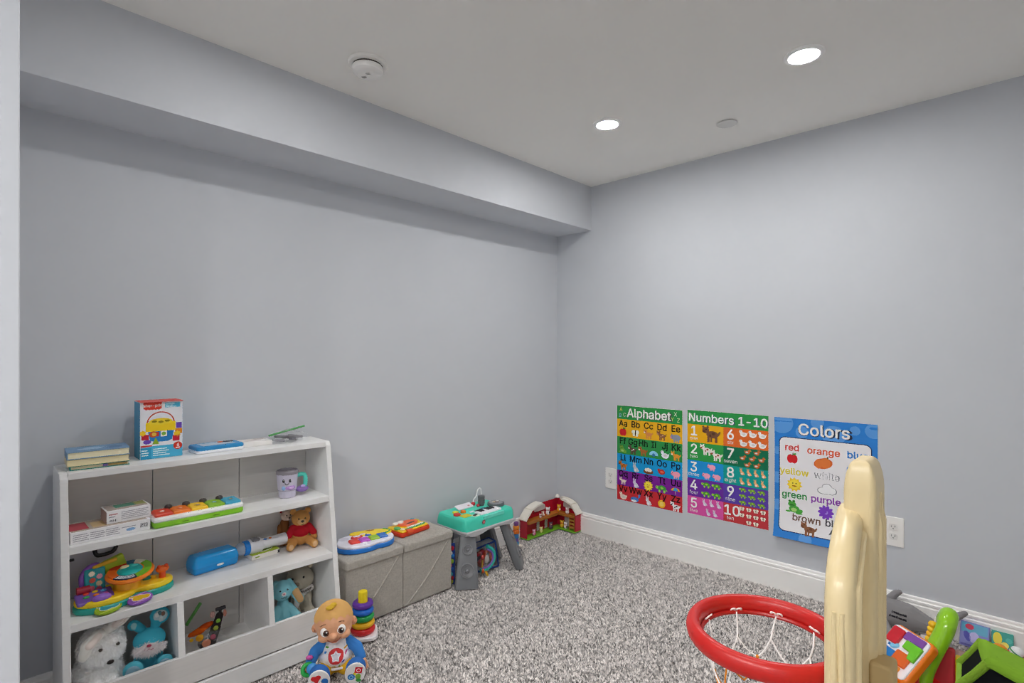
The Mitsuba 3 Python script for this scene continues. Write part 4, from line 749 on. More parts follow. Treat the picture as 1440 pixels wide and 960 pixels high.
tor = t.p('body', blob([((0, .008, .050), (.058, .046, .050)), ((0, .004, .085), .044, (0, 0, .118), .034), ((-.030, -.012, .030), .030, (-.048, -.070, .040), .024), ((.030, -.012, .030), .030, (.070, -.060, .038), .024)], .007, 8), '#d9a92c', 'fabric', label='yellow trousers')
shirt = blob([((0, .006, .066), (.063, .051, .040)), ((0, .002, .092), .050, (0, -.002, .128), .034), ((0, -.012, .070), (.054, .046, .036))], .006, 6)
shk = t.p('shirt', shirt, '#e6e3e4', 'fabric'); t.p('shirt_hem', tube([(.0605 * math.cos(a), .006 + .0515 * math.sin(a) - .004, .040) for a in np.linspace(0, 2 * np.pi, 41)[:-1]], .0045, 8, closed=True), '#e2dfdf', 'fabric', parent=shk)
LG = frame(0, -.0545, .090, 0, -6)[:]
def on_shirt(p, d): 
    m = flat(p, -d); m = m.subdivide_to_size(.006, max_iter=6); v = m.vertices; from_y = -.06
    loc, ri, _ = trimesh.ray.ray_triangle.RayMeshIntersector(shirt).intersects_location(np.c_[v[:, 0], np.full(len(v), -.3), v[:, 2]], np.tile([0, 1.0, 0], (len(v), 1)), multiple_hits=True)
    y = np.full(len(v), np.inf); np.minimum.at(y, ri, loc[:, 1]); y[~np.isfinite(y)] = np.nanmedian(y[np.isfinite(y)])
    m.vertices = np.c_[v[:, 0], y - d, v[:, 2]]; return m
t.p('chest_badge', on_shirt(disc(.002, .088, .0275, 28), .0010), '#cf3f3f', 'paper', parent=shk); t.p('star_outline', on_shirt(star(.002, .088, .020, .0125, 5), .0020), '#e9e7ea', 'fabric', parent=shk); t.p('star', on_shirt(star(.002, .088, .015, .0085, 5), .0028), '#c9c8ce', 'paper', parent=shk)
for x, z, c, a in ((-.030, .116, '#5aa03c', 20), (-.036, .098, '#3a78b8', 50), (.038, .092, '#c85a8a', 60), (.028, .068, '#4a4a9a', 40), (-.004, .052, '#c8b02e', 0), (.036, .108, '#d8a030', 10), (.014, .050, '#8ab04a', 70)): t.p('shirt_print', on_shirt(oval(x, z, .0065, .0032, a), .0010), c, 'paper', parent=shk)
for s_, path in ((-1, [(-.044, .0, .116), (-.074, -.008, .094), (-.088, -.034, .070)]), (1, [(.044, .0, .116), (.076, -.008, .092), (.092, -.030, .064)])):
    sl = t.p('sleeve', blob([(path[0], .020, path[1], .021), (path[1], .021, path[2], .018)], .006, 6), '#3c7ac0', 'fabric')
    w_ = np.array(path[2]); d_ = (w_ - np.array(path[1])); d_ /= np.linalg.norm(d_); o_ = w_ + d_ * .014
    hb = [(w_, .013, o_ + d_ * .008, .014)]
    for j in range(4): 
        b0 = o_ + d_ * .012 + np.array([s_ * (.010 - .0065 * j), 0, 0]); hb.append((b0, .0045, b0 + d_ * (.012 if j in (1, 2) else .009) + np.array([0, -.005, -.003]), .004))
    hb.append((o_ + np.array([-s_ * .010, -.004, 0]), .005, o_ + np.array([-s_ * .018, -.012, -.006]), .0042)); t.p('hand', blob(hb, .003, 3), skin, 'plastic')
# shoes: patterned soles towards the viewer
for s_, fx, fy, fz, ry in ((-1, -.050, -.104, .050, -8), (1, .074, -.088, .050, 10)):
    SM = frame(fx, fy, fz, 0, 14, ry)
    def sh_(m, SM=SM): m = tm(m).copy(); m.apply_transform(SM); return m
    up = slab(oval(0, 0, .036, .046), -.018, .014, .008); up.apply_transform(rot((1, 0, 0), 90)); sk = t.p('shoe', sh_(up), '#2f66ae', 'matte')
    so = slab(oval(0, 0, .037, .047), 0, .006, .0025); so.apply_transform(rot((1, 0, 0), 90)); so.apply_translation((0, -.013, 0)); t.p('sole', sh_(so), '#e6e4e2', parent=sk)
    sp = lambda p, c, d=0: t.p('sole_print', sh_(flat(p, -.0196 - d)), c, 'paper', parent=sk)
    if s_ < 0:
        sp(unary_union([disc(-.016, .018, .0095), disc(-.001, .018, .0095), Polygon([(-.0245, .014), (.0075, .014), (-.0085, -.006)])]), '#cf2a2e'); sp(oval(.018, -.006, .012, .014), '#2a6cb8'); sp(oval(-.006, -.022, .018, .008, 15), '#4c9a3a'); sp(disc(.006, -.014, .007), '#e0c02c'); sp(oval(.004, -.034, .012, .006), '#3a8a44'); sp(disc(-.018, -.016, .005), '#e0c02c')
    else:
        sp(sbox(-.004, .004, .022, .030), '#cf2a36'); sp(disc(.009, .017, .008), '#f2d8d8', .0003); sp(disc(.009, .017, .005), '#cf2a36', .0006); sp(disc(-.012, -.014, .013), '#2a78c0'); sp(disc(-.012, -.014, .008), '#8ec4e8', .0003); sp(disc(-.012, -.014, .005), '#2a78c0', .0006); sp(oval(.012, -.010, .010, .012), '#7aa83c', -.0001); sp(oval(.016, -.026, .010, .007), '#3f9a4a'); sp(disc(-.002, .0, .006), '#d8c838')
t.p('rattle_ring', torus((-.094, -.066, .062), .018, .0075, 28, 10, (.3, -.9, .3)), '#2fa84a'); t.p('rattle_ball', ell((-.078, -.074, .068), (.020, .014, .020)), '#3f8fd0'); t.p('rattle_ball', ell((-.090, -.052, .098), (.013, .008, .008)), '#c0509a')

t = Thing('ring_stacker', 'stack of five rainbow rings on a yellow peg and white base behind the doll', 'toy', frame(.345, -1.748, 0, 60))
t.p('base', slab(sbox(-.032, -.032, .032, .032).buffer(.030, quad_segs=6), 0, .018, .006), '#e9e7ea'); t.p('peg', rcyl(0, 0, .018, .193, .0195, .005), '#e8cf1d')
for i, (c, R) in enumerate((('#d2262c', .0385), ('#efb51b', .0365), ('#1f9a4c', .0345), ('#1f62bd', .0325), ('#5d2f96', .0305))): t.p('ring', torus((0, 0, .0315 + .0265 * i), R, .0135, 44, 14, sq=1.0), c, 'gloss')

# ================================================================== storage ottoman against the wall and the toys on it
OY0, OY1, OX0, OX1, OH = -1.785, -1.180, .018, .265, .300
t = Thing('storage_ottoman', 'grey linen folding storage bench between the bookshelf and the music table', 'ottoman')
ym = (OY0 + OY1) / 2
bk = t.p('body', cat(rbx(OX0 + .004, OX1 - .004, OY0 + .004, ym - .0008, 0, .262, .006, 10), rbx(OX0 + .004, OX1 - .004, ym + .0008, OY1 - .004, 0, .262, .006, 10)), None, 'linen')
for a, b in ((OY0 + .004, ym), (ym, OY1 - .004)):          # stitched folds running from each lower left corner
    t.p('fold_seam', tube(curve([(OX1 - .0042, a + .02, .006), (OX1 - .0025, (a + b) / 2, .115), (OX1 - .0042, b - .025, .255)], 16), .0045, 8), None, 'linen', parent=bk)
for a, b in ((OY0, ym - .0006), (ym + .0006, OY1)): t.p('lid_cushion', lumpy(rbx(OX0, OX1 + .006, a, b, .258, OH, .010, 14).subdivide_to_size(.04, max_iter=5), .0012, 14, 3), None, 'linen')
t = Thing('learning_pad', 'white and blue musical learning pad with coloured keys on the left of the grey bench', 'toy', frame(.138, -1.618, OH + .002, 78))
ol = unary_union([oval(-.03, -.02, .105, .078), oval(.065, -.005, .075, .075), oval(.0, .03, .115, .05)]).buffer(.012).buffer(-.012)
t.p('base', slab(ol.buffer(.002), 0, .022, .004), '#1f72c6'); t.p('top', slab(ol, .020, .036, .007), '#e4e3ee')
pk = t.p('yellow_rim', slab(unary_union([oval(.075, .035, .07, .04, -20), oval(.0, .068, .05, .022)]).intersection(ol.buffer(.004)), .034, .044, .004), '#efd021'); t.p('green_stripe', tube(curve([(.095, -.012, .0445), (.128, .006, .0445), (.130, .030, .0445), (.112, .052, .0445)], 16), .003, 6), '#3f9a4c', parent=pk)
t.p('brown_print', mv(face_up(flat(oval(.05, .062, .022, .008, -12))), 0, 0, .0445), '#a06a24', 'paper', parent=pk)
t.p('speaker_grille', mv(rcyl(0, 0, .034, .0375, .024, .001), -.088, .028, 0), '#d0cfdc')
for x, c in ((-.060, '#dc3a2e'), (-.012, '#b64fc0'), (.036, '#94c12c'), (.078, '#1f66b8')): t.p('key', slab(sbox(x - .018, -.056 + max(0, x) * .14, x + .018, -.020 + max(0, x) * .2).buffer(.005), .033, .046, .005), c)
for x, y, r, c in ((-.030, .020, .022, '#c8343c'), (.004, .036, .017, '#e4c92a'), (.036, .024, .019, '#2a4fa4'), (.058, .030, .010, '#8fb4e0')): k_ = t.p('round_button', slab(oval(x, y, r * 1.3, r * .8), .034, .042, .003), c); t.p('button_face', slab(oval(x, y, r * .8, r * .45), .0415, .0436, .0006), '#e8e4ee', parent=k_)
t.p('star_button', slab(oval(-.02, -.070, .014, .008), .033, .040, .002), '#f0eef4')
t = Thing('toy_laptop', 'red and yellow toy keyboard with an orange panel on the right of the bench', 'toy', frame(.118, -1.352, OH + .002, 96))
lo = sbox(-.080, -.048, .080, .052).buffer(.016)
t.p('base', slab(lo, 0, .020, .006), '#d23a1c'); t.p('deck', slab(lo.buffer(-.007), .018, .030, .005), '#edc62a')
t.p('green_band', tube([(-.058, -.046, .030), (.06, -.046, .030), (.075, -.038, .030)], .0045, 8), '#3f9a5a'); t.p('white_strip', slab(sbox(-.03, -.034, .07, -.024).buffer(.003), .029, .0325, .001), '#e9e4d6')
fk = t.p('orange_panel', slab(oval(.012, .018, .060, .038), .029, .038, .004), '#e06030'); t.p('slot', slab(oval(.016, .002, .030, .006, 6), .0375, .0388, .0004), '#4a2a2c', parent=fk)
for x in (-.050, -.018): t.p('white_dial', slab(oval(x, .040, .017, .014), .034, .046, .004), '#ece8df')
t.p('corner_key', slab(oval(-.076, -.004, .016, .020), .028, .036, .003), '#4aa052'); t.p('corner_key', slab(oval(-.066, -.034, .014, .012), .028, .035, .003), '#e6dcae'); t.p('corner_key', slab(oval(.066, .050, .016, .010), .028, .036, .003), '#3f9ab4'); t.p('corner_key', slab(oval(.080, .026, .010, .018), .028, .034, .003), '#c8b42a'); t.p('roller', cyl((-.062, -.056, .020), (-.030, -.060, .020), .014), '#e0582a')

# ================================================================== music table by the wall
t = Thing('music_table', 'teal and grey toy music table on four speaker-shaped legs near the corner', 'toy table', frame(.176, -.936, 0, 90))
# local: x along the wall (-.19 .. .19), y to the wall
tw, td = .186, .125
tp = sbox(-tw + .02, -td + .02, tw - .02, td - .02).buffer(.02, quad_segs=6)
t.p('underside', cat(slab(tp.buffer(.003), .262, .276, .004), ext(tp.buffer(-.01), .250, .262)), '#b9b9bb')
apron = Polygon([(-tw, .264), (-tw + .03, .250), (-.12, .244), (-.07, .250), (-.02, .262), (.05, .264), (.10, .255), (.14, .250), (tw, .262), (tw, .27), (-tw, .27)]); ap = ext(apron, 0, .006); ap.apply_transform(rot((1, 0, 0), 90)); ap.apply_translation((0, -td - .001, 0)); t.p('apron', ap, '#b4b4b6')
t.p('table_box', dome(tp, .274, .336, 8, .014), '#45d2b5')
sp_ = 0
for sx in (-1, 1):
    for sy in (-1, 1):
        fx, fy = sx * (tw - .012 + (.042 if sx > 0 else .030)), (sy * (td - .004) - (.030 if sy < 0 else -.010)) if sy < 0 else (td - .045)
        ux, uy = sx * (tw - .055), sy * (td - .045)
        n_ = np.array([sx * .62, sy * .79, 0]) if sy < 0 else np.array([sx * .9, sy * .2, 0]); n_ /= np.linalg.norm(n_); a_ = np.array([-n_[1], n_[0], 0])
        lo_c, hi_c = np.array([fx, fy, 0]) - n_ * .012, np.array([ux, uy, .262])
        pts = []
        for c_, w_, th_ in ((lo_c, .062, .020), (lo_c * .72 + hi_c * .28, .055, .026), (hi_c, .041, .022)):
            for u in (-1, 1):
                for v in (-1, 1):
                    for q in ((.82, 1), (1, .6)): pts.append(c_ + a_ * u * w_ * q[0] + n_ * v * th_ * q[1])
        lg = t.p('leg', trimesh.convex.convex_hull(np.array(pts)), '#6f7174')
        up_ = (hi_c - lo_c); up_ /= np.linalg.norm(up_)
        if sy < 0:
            nn = np.cross(a_, up_); nn = nn if nn @ n_ > 0 else -nn
            for f_, R_ in ((.30, .034), (.67, .0235)):
                c_ = lo_c * (1 - f_) + hi_c * f_; th_ = .0245 if f_ > .5 else .0258
                c_ = c_ + nn * th_
                sk = t.p('speaker_ring', torus(c_, R_, .0035, 32, 8, nn), '#7d7e81', parent=lg)
                cone = lathe([(0, .004), (R_ * .28, .004), (R_ * .34, -.0005), (R_ * .72, .0015), (R_ * .9, .003), (R_ * .9, .0), (0, 0)], 28); cone.apply_transform(trimesh.geometry.align_vectors([0, 0, 1], nn)); cone.apply_translation(c_); t.p('speaker_cone', cone, '#6c6d70', parent=lg)
                t.p('speaker_dome', ell(c_ + nn * .004, R_ * .24), '#84858a', parent=lg)
Z = .336
kb = t.p('keyboard', cbx(-.055, .098, -.105, -.042, Z - .002, Z + .006, .0015), '#e9e8ee')
for i in range(8): t.p('white_key', cbx(-.053 + .0187 * i, -.053 + .0187 * i + .0178, -.103, -.058, Z + .005, Z + .0095, .001), '#f1f0f4', parent=kb)
for i in (0, 1, 3, 4, 5): t.p('black_key', cbx(-.040 + .0187 * i, -.029 + .0187 * i, -.082, -.046, Z + .009, Z + .0145, .001), '#1d1d20', parent=kb)
t.p('keyboard_apron', bx(-.055, .098, -td - .001, -.104, Z - .018, Z - .002), '#66dcc6')
bg = t.p('badge', mv(slab(disc(-.052, -.0), 0, .003, .001) if 0 else slab(Point(0, 0).buffer(.011), 0, .003, .001), -.060, -td - .001, Z - .030, rx=90), '#8d4a52'); t.p('badge_picture', mv(slab(Point(0, 0).buffer(.007), 0, .001, .0003), -.060, -td - .004, Z - .030, rx=90), '#d8868a', parent=bg)
t.p('red_drum', rcyl(-.148, -.010, Z - .004, Z + .010, .020, .005), '#c43a30'); t.p('yellow_drum', rcyl(-.125, .030, Z - .004, Z + .008, .018, .005), '#d2d42c'); t.p('orange_drum', rcyl(-.092, .004, Z - .004, Z + .012, .015, .005), '#e2741f'); t.p('yellow_pad', slab(sbox(-.145, -.068, -.100, -.036).buffer(.006), Z - .003, Z + .003, .001), '#c9bf27')
t.p('sound_bars', slab(sbox(-.098, -.098, -.065, -.070).buffer(.003), Z - .003, Z + .002, .001), '#d8dfc8')
for i in range(4): t.p('sound_bar', bx(-.096 + .009 * i, -.091 + .009 * i, -.096 + .004 * i, -.076 + .003 * i, Z + .001, Z + .004), '#4a4a46', 'matte')
t.p('song_book', mv(cbx(-.055, .055, -.022, .022, 0, .006, .001), -.035, .062, Z + .008, rx=18), '#e8e4ea', 'paper'); t.p('song_mark', mv(bx(.02, .035, -.010, .0, .006, .0066), -.035, .062, Z + .008, rx=18), '#c88088', 'paper')
t.p('slider_slot', cbx(-.030, .015, -.034, -.020, Z - .001, Z + .003, .001), '#1f5a52'); t.p('switch', cbx(-.068, -.040, -.030, -.018, Z - .001, Z + .005, .001), '#e2e6ea'); t.p('control_strip', cbx(.022, .046, -.022, -.012, Z - .001, Z + .004, .001), '#4f6a8c')
t.p('red_clip', ell((.030, .058, Z + .012), (.014, .012, .011)), '#c4323a'); t.p('red_clip', ell((.044, .030, Z + .006), (.011, .009, .009)), '#a83238')
t.p('microphone_cord', tube(curve([(.030, .058, Z + .020), (.040, .062, Z + .036), (.062, .066, Z + .050), (.072, .068, Z + .078), (.088, .068, Z + .090), (.098, .066, Z + .080), (.098, .060, Z + .040)], 40), .0034, 8), '#eeeeee')
mk = t.p('microphone', mv(lathe([(0, -.004), (.016, -.004), (.018, .010), (.020, .046), (.019, .052), (0, .053)], 24), .072, .034, Z + .004), '#55585a')
for i in range(6): t.p('grille_ridge', mv(torus((0, 0, 0), .0192, .0014, 24, 6), .072, .034, Z + .014 + .007 * i), '#6d7072', parent=mk)
t.p('orange_knob', ell((.110, .075, Z + .022), (.016, .014, .016)), '#e89a22')
tt = t.p('turntable', rcyl(.136, -.020, Z - .002, Z + .016, .049, .004, 36), '#606468'); t.p('turntable_top', rcyl(.136, -.020, Z + .0155, Z + .018, .041, .001, 32), '#8c8f92', parent=tt); t.p('turntable_label', rcyl(.136, -.020, Z + .0175, Z + .0195, .020, .001, 28), '#7c6f6c', parent=tt)
for x, y, c in ((.124, -.014, '#e0c8a0'), (.150, -.016, '#e8e4dc')): t.p('turntable_picture', rcyl(x, y, Z + .019, Z + .0205, .008, .0006, 16), c, parent=tt)

# things under and around it
def quadpanel(a, b, c, d): return (np.array([a, b, c, d], float), np.array([[0, 1, 2, 3]]))
t = Thing('toy_bag', 'clear plastic bag with blue edging holding red toys under the music table', 'bag', frame(.178, -.882, 0, 80))
BX, BY, BZ = .074, .050, .138
cor = {(sx, sy, sz): np.array([sx * BX * (1 if sz else .95) - (.015 * sz), sy * BY * (1 - .35 * sz), BZ * sz - (.02 if sx < 0 and sz else 0) + .003]) for sx in (-1, 1) for sy in (-1, 1) for sz in (0, 1)}
def panel(ks, w=.004):
    q = [cor[k] for k in ks]; n = np.cross(q[1] - q[0], q[2] - q[0]); n /= np.linalg.norm(n); V, F = [], []
    m = 8
    for i in range(m + 1):
        for j in range(m + 1):
            u, v = i / m, j / m; p = q[0] * (1 - u) * (1 - v) + q[1] * u * (1 - v) + q[2] * u * v + q[3] * (1 - u) * v
            V.append(p + n * .006 * math.sin(math.pi * u) * math.sin(math.pi * v))
    for i in range(m):
        for j in range(m): a = i * (m + 1) + j; F += [(a, a + m + 1, a + m + 2), (a, a + m + 2, a + 1)]
    return trimesh.Trimesh(np.array(V), np.array(F), process=False)
t.p('front_film', panel([(-1, -1, 0), (1, -1, 0), (1, -1, 1), (-1, -1, 1)]), None, 'clear_film', smooth=True)
t.p('side_panel', panel([(1, -1, 0), (1, 1, 0), (1, 1, 1), (1, -1, 1)]), '#a9adb4', 'plastic'); t.p('top_panel', panel([(-1, -1, 1), (1, -1, 1), (1, 1, 1), (-1, 1, 1)]), '#a7aab4', 'plastic'); t.p('back_panel', panel([(-1, 1, 0), (1, 1, 0), (1, 1, 1), (-1, 1, 1)]), '#b7b9c0', 'plastic'); t.p('bottom_panel', panel([(-1, -1, 0), (1, -1, 0), (1, 1, 0), (-1, 1, 0)]), '#b0b2b8')
for ks in ([(-1, -1, 0), (1, -1, 0)], [(1, -1, 0), (1, -1, 1)], [(1, -1, 1), (-1, -1, 1)], [(-1, -1, 1), (-1, -1, 0)], [(1, -1, 1), (1, 1, 1)], [(-1, 1, 1), (1, 1, 1)], [(1, 1, 1), (1, 1, 0)], [(-1, -1, 1), (-1, 1, 1)]): t.p('blue_edging', tube([cor[k] for k in ks], .0046, 8), '#24468e', 'matte')
t.p('red_piece', tube(curve([(-.02, -.02, .02), (-.01, -.025, .075), (.015, -.025, .10), (.035, -.02, .07), (.045, -.02, .012)], 24), .010, 8), '#c24a32'); t.p('red_piece', mv(rbx(-.035, .02, -.012, .012, -.01, .01, .005, 8), -.022, -.01, .088, ry=-14), '#a82a34'); t.p('red_piece', ell((-.025, -.012, .028), (.022, .016, .022)), '#b8483a'); t.p('grey_piece', ell((.02, .01, .035), (.03, .02, .03)), '#9aa0a6')
t = Thing('toy_steering_ring', 'teal and purple ring-shaped rattle leaning on the bag under the music table', 'toy', frame(.262, -.985, 0))
rg = curve([(.0, .050, .150), (.012, .085, .120), (.018, .088, .075), (.012, .052, .035), (.004, .0, .030)], 30); t.p('outer_ring', tube(rg, .0105, 10), '#2ea59a'); t.p('inner_ring', tube((rg - rg.mean(0)) * .80 + rg.mean(0) + np.array([.003, -.006, 0]), .005, 8), '#7a5aa8')
t.p('grey_fin', ell((.006, .045, .080), (.006, .016, .024)), '#a9a6a0'); t.p('red_bead', ell((.006, .012, .100), (.010, .010, .014)), '#b03a34'); t.p('yellow_link', torus((.02, .030, .012), .012, .004, 20, 8, (.6, .6, .5)), '#d8a82a'); t.p('orange_bead', ell((.014, .008, .030), (.009, .009, .012)), '#cf5a2c'); t.p('stem', cyl((.004, .01, .012), (.006, .012, .09), .004), '#b8903a')
t = Thing('soft_book', 'narrow bright-patterned soft book standing between the grey bench and the music table', 'toy', frame(.226, -1.160, 0, 62))
t.p('cover', rbx(-.022, .022, -.006, .006, 0, .215, .005, 10), '#2b3f7e', 'fabric'); 
for z, x, r, c in ((.190, .004, .013, '#a8283c'), (.165, -.004, .012, '#d9dde2'), (.150, .008, .010, '#2f78c0'), (.122, .002, .013, '#8fb03a'), (.100, -.006, .011, '#c05a78'), (.080, .006, .011, '#2f58a8'), (.055, -.002, .012, '#49b0c0'), (.035, .004, .011, '#b8323c'), (.016, .0, .012, '#b7bd3c')): t.p('patch', ell((x, -.006, z), (r, .003, r)), c, 'fabric')
t = Thing('stacking_links', 'orange and blue linked toy pieces behind the right leg of the music table', 'toy', frame(.085, -.512, 0, 70))
for z, c, r in ((.012, '#3f8fc0', .016), (.034, '#6a58a0', .014), (.058, '#3f7fb8', .015), (.086, '#e8782a', .018), (.112, '#eb8f2c', .017), (.136, '#7a4a8c', .014)): t.p('link', rbx(-r, r, -r * .8, r * .8, z - .0125, z + .0125, .005, 10), c)
t.p('white_foot', ell((.012, -.034, .007), (.014, .016, .007)), '#e9dfd0')

# ================================================================== toy barn in the corner
def house(w, h, eave, lean=0):                           # half of an open barn: outline seen from the room
    return Polygon([(0, 0), (w, 0), (w, eave), (w * .78, h * .80), (w * .62, h * .93), (w * .15, h), (0, h)])
t = Thing('toy_barn', 'red toy barn with cream roof opened in the corner of the room', 'toy barn', frame(0.016, -.016, 0))
dpt = .058
def wing(M, flip, doorside):
    def g(m): m = tm(m).copy(); m.apply_transform(M); return m
    Wd, Hh = .205 if not flip else .385, .198; ea = .125
    sc_ = 1.0 if not flip else 1.3
    bw = t.p('barn_wall', g(bx(.006, Wd, -.004, -.0005, .004, Hh * .97) if 0 else mv(ext(Polygon([(.006, .004), (Wd, .004), (Wd, ea), (Wd - .045 * sc_, Hh * .88), (Wd - .075 * sc_, Hh * .96), (.006, Hh * .96)]), 0, .004), rx=90)), '#b5162e')
    t.p('outer_side', g(bx(Wd - .005, Wd, -dpt, 0, .004, ea)), '#b21a30', parent=bw); t.p('hinge_side', g(bx(.002, .007, -dpt, 0, .004, Hh * .94)), '#a8162c', parent=bw)
    t.p('grass_base', g(slab(sbox(.0, -dpt - .012, Wd + .002, -.0).buffer(.0), 0, .007, .002)), '#6fae2f')
    t.p('loft_floor', g(cbx(.016, Wd - .012, -dpt + .002, -.004, .100, .110, .0015)), '#b3732c'); t.p('loft_edge', g(cbx(.018, Wd - .016, -dpt - .003, -dpt + .003, .094, .112, .0015)), '#a5662a')
    rf = np.array([(Wd + .006, ea - .004), (Wd - .040 * sc_, Hh * .90), (Wd - .085 * sc_, Hh * .985), (Wd - .12 * sc_, Hh + .002)])
    for i in range(3):
        a, b = rf[i], rf[i + 1]; d = (b - a) / np.linalg.norm(b - a); n = np.array([d[1], -d[0]]); n = n if n[1] > 0 else -n
        p = Polygon([a, b + d * .001, b + d * .001 + n * .012, a + n * .012]); t.p('roof_panel', g(mv(ext(p, 0, dpt + .004), rx=90)), '#e8e2d6')
    t.p('hay_window', g(mv(ext(oval(Wd * .5, .155, .045 * sc_, .034).intersection(sbox(0, .132, 1, 1)), 0, .0048), rx=90)), '#c9c4c0', parent=bw)
    t.p('window_bar', g(bx(Wd * .5 - .05 * sc_, Wd * .5 + .05 * sc_, -.0075, -.0042, .132, .140)), '#8e1226', parent=bw)
    if flip:
        for x in (Wd * .55, Wd * .33): t.p('arched_door', g(mv(ext(unary_union([sbox(x - .014, .010, x + .014, .060), disc(x, .060, .014)]), 0, .0055), rx=90)), '#c4bfba', parent=bw)
        t.p('side_sticker', g(bx(Wd - .03, Wd - .008, -.0065, -.004, .025, .085)), '#d9b8b0', parent=bw)
    else:
        t.p('bottom_door', g(mv(ext(sbox(.070, .012, .115, .075), 0, .0052), rx=90)), '#cfc6c0', parent=bw)
        for z in (.022, .046, .070): t.p('ladder_step', g(cbx(Wd - .055, Wd - .020, -dpt + .004, -dpt + .018, z, z + .011, .001)), '#b8843a')
        for x in (Wd - .058, Wd - .018): t.p('ladder_rail', g(cbx(x, x + .004, -dpt + .004, -dpt + .012, .006, .098, .0008)), '#a8742e')
        t.p('carry_handle', g(tube(curve([(.055, -.028, Hh - .004), (.065, -.028, Hh + .012), (.12, -.028, Hh + .012), (.135, -.028, Hh - .012)], 20), .0075, 10)), '#dcd6ca')
wing(np.eye(4), False, 1)
MW = rot((0, 0, 1), 90); MW = MW @ np.diag([-1, 1, 1, 1.0]); MW[:3, 3] = (0, 0, 0)
MF = np.array([[0, -1, 0, 0], [-1, 0, 0, 0], [0, 0, 1, 0], [0, 0, 0, 1.0]])      # x -> -y along the left wall, -y -> +x out of it
wing(MF, True, 1)
t.p('silo_cap', lathe([(0, .222), (.006, .221), (.010, .214), (.017, .206), (.018, .200), (0, .200)], 20).apply_translation((.012, -.012, 0)), '#e4ddd4')
BM = frame(.016, -.016, 0)
def barn_spot(w, u, dep, z, face): return (BM @ np.array([u, -dep, z, 1]))[:3] if w else (BM @ np.array([dep, -u, z, 1]))[:3]
def critter(name, label, p, rz, body, face, s=1.0, patch=None, horns=None, group=None):
    t = Thing(name, label, 'toy figure', frame(p[0], p[1], p[2] + .0006, rz))
    b_ = t.p('body', blob([((0, 0, .013 * s), (.012 * s, .011 * s, .014 * s)), ((0, -.001, .030 * s), (.011 * s, .010 * s, .010 * s))], .003, 4), body)
    t.p('face', ell((0, -.0085 * s, .028 * s), (.006 * s, .004 * s, .005 * s), 1), face, parent=b_)
    for x in (-1, 1): t.p('ear', ell((x * .009 * s, .0, .038 * s), (.003 * s, .002 * s, .005 * s), 1), horns or body, parent=b_); t.p('eye', ell((x * .004 * s, -.0095 * s, .033 * s), .0013 * s, 1), '#221d1d', parent=b_)
    if patch: t.p('patch', ell((.006 * s, -.006 * s, .014 * s), (.006 * s, .006 * s, .007 * s), 1), patch, parent=b_)
for nm, lb, sp, rz, c1, c2, s_, pt in (
    ('toy_cow', 'black and white toy cow on the upper floor of the barn', (0, .150, .040, .110), 60, '#e9e6e6', '#d8a8a8', 1.25, '#262426'),
    ('toy_goat', 'small brown and white toy animal beside the cow on the barn upper floor', (0, .205, .042, .110), 60, '#c8a08c', '#efe6e0', .95, '#e9e2dc'),
    ('toy_piglet', 'tiny white and red toy animal at the end of the barn upper floor', (0, .240, .050, .110), 60, '#dcd0c8', '#b04a50', .7, None),
    ('toy_pig', 'pink toy pig on the ground at the left of the barn', (0, .300, .046, .007), 55, '#e0a0b8', '#d8889f', 1.0, '#c84a78'),
    ('toy_lamb', 'yellow-green toy figure between the arched doors of the barn', (0, .225, .044, .007), 55, '#dcd88a', '#e8e4c0', .95, None),
    ('toy_farmer', 'dark-dressed toy farmer in the middle of the barn', (0, .125, .044, .007), 55, '#5a4450', '#d8a890', 1.2, '#2c2a34'),
    ('toy_chick', 'yellow-orange toy chick on the upper floor at the right of the barn', (1, .048, .040, .110), 25, '#e9a92a', '#e8c86a', 1.2, '#efe8e0'),
    ('toy_hen', 'white toy hen on the upper floor at the right of the barn', (1, .125, .044, .110), 25, '#e8dede', '#e0b0b8', 1.1, None),
    ('toy_duck', 'yellow toy duck on the ground at the right of the barn', (1, .078, .044, .007), 25, '#e0b02f', '#e07a2a', 1.2, None),
    ('toy_sheep', 'white and pink toy sheep beside the ladder of the barn', (1, .112, .046, .007), 25, '#e4dcda', '#d8a0a8', 1.1, '#6a5a60')):
    critter(nm, lb, barn_spot(*sp, 0), rz, c1, c2, s_, pt)

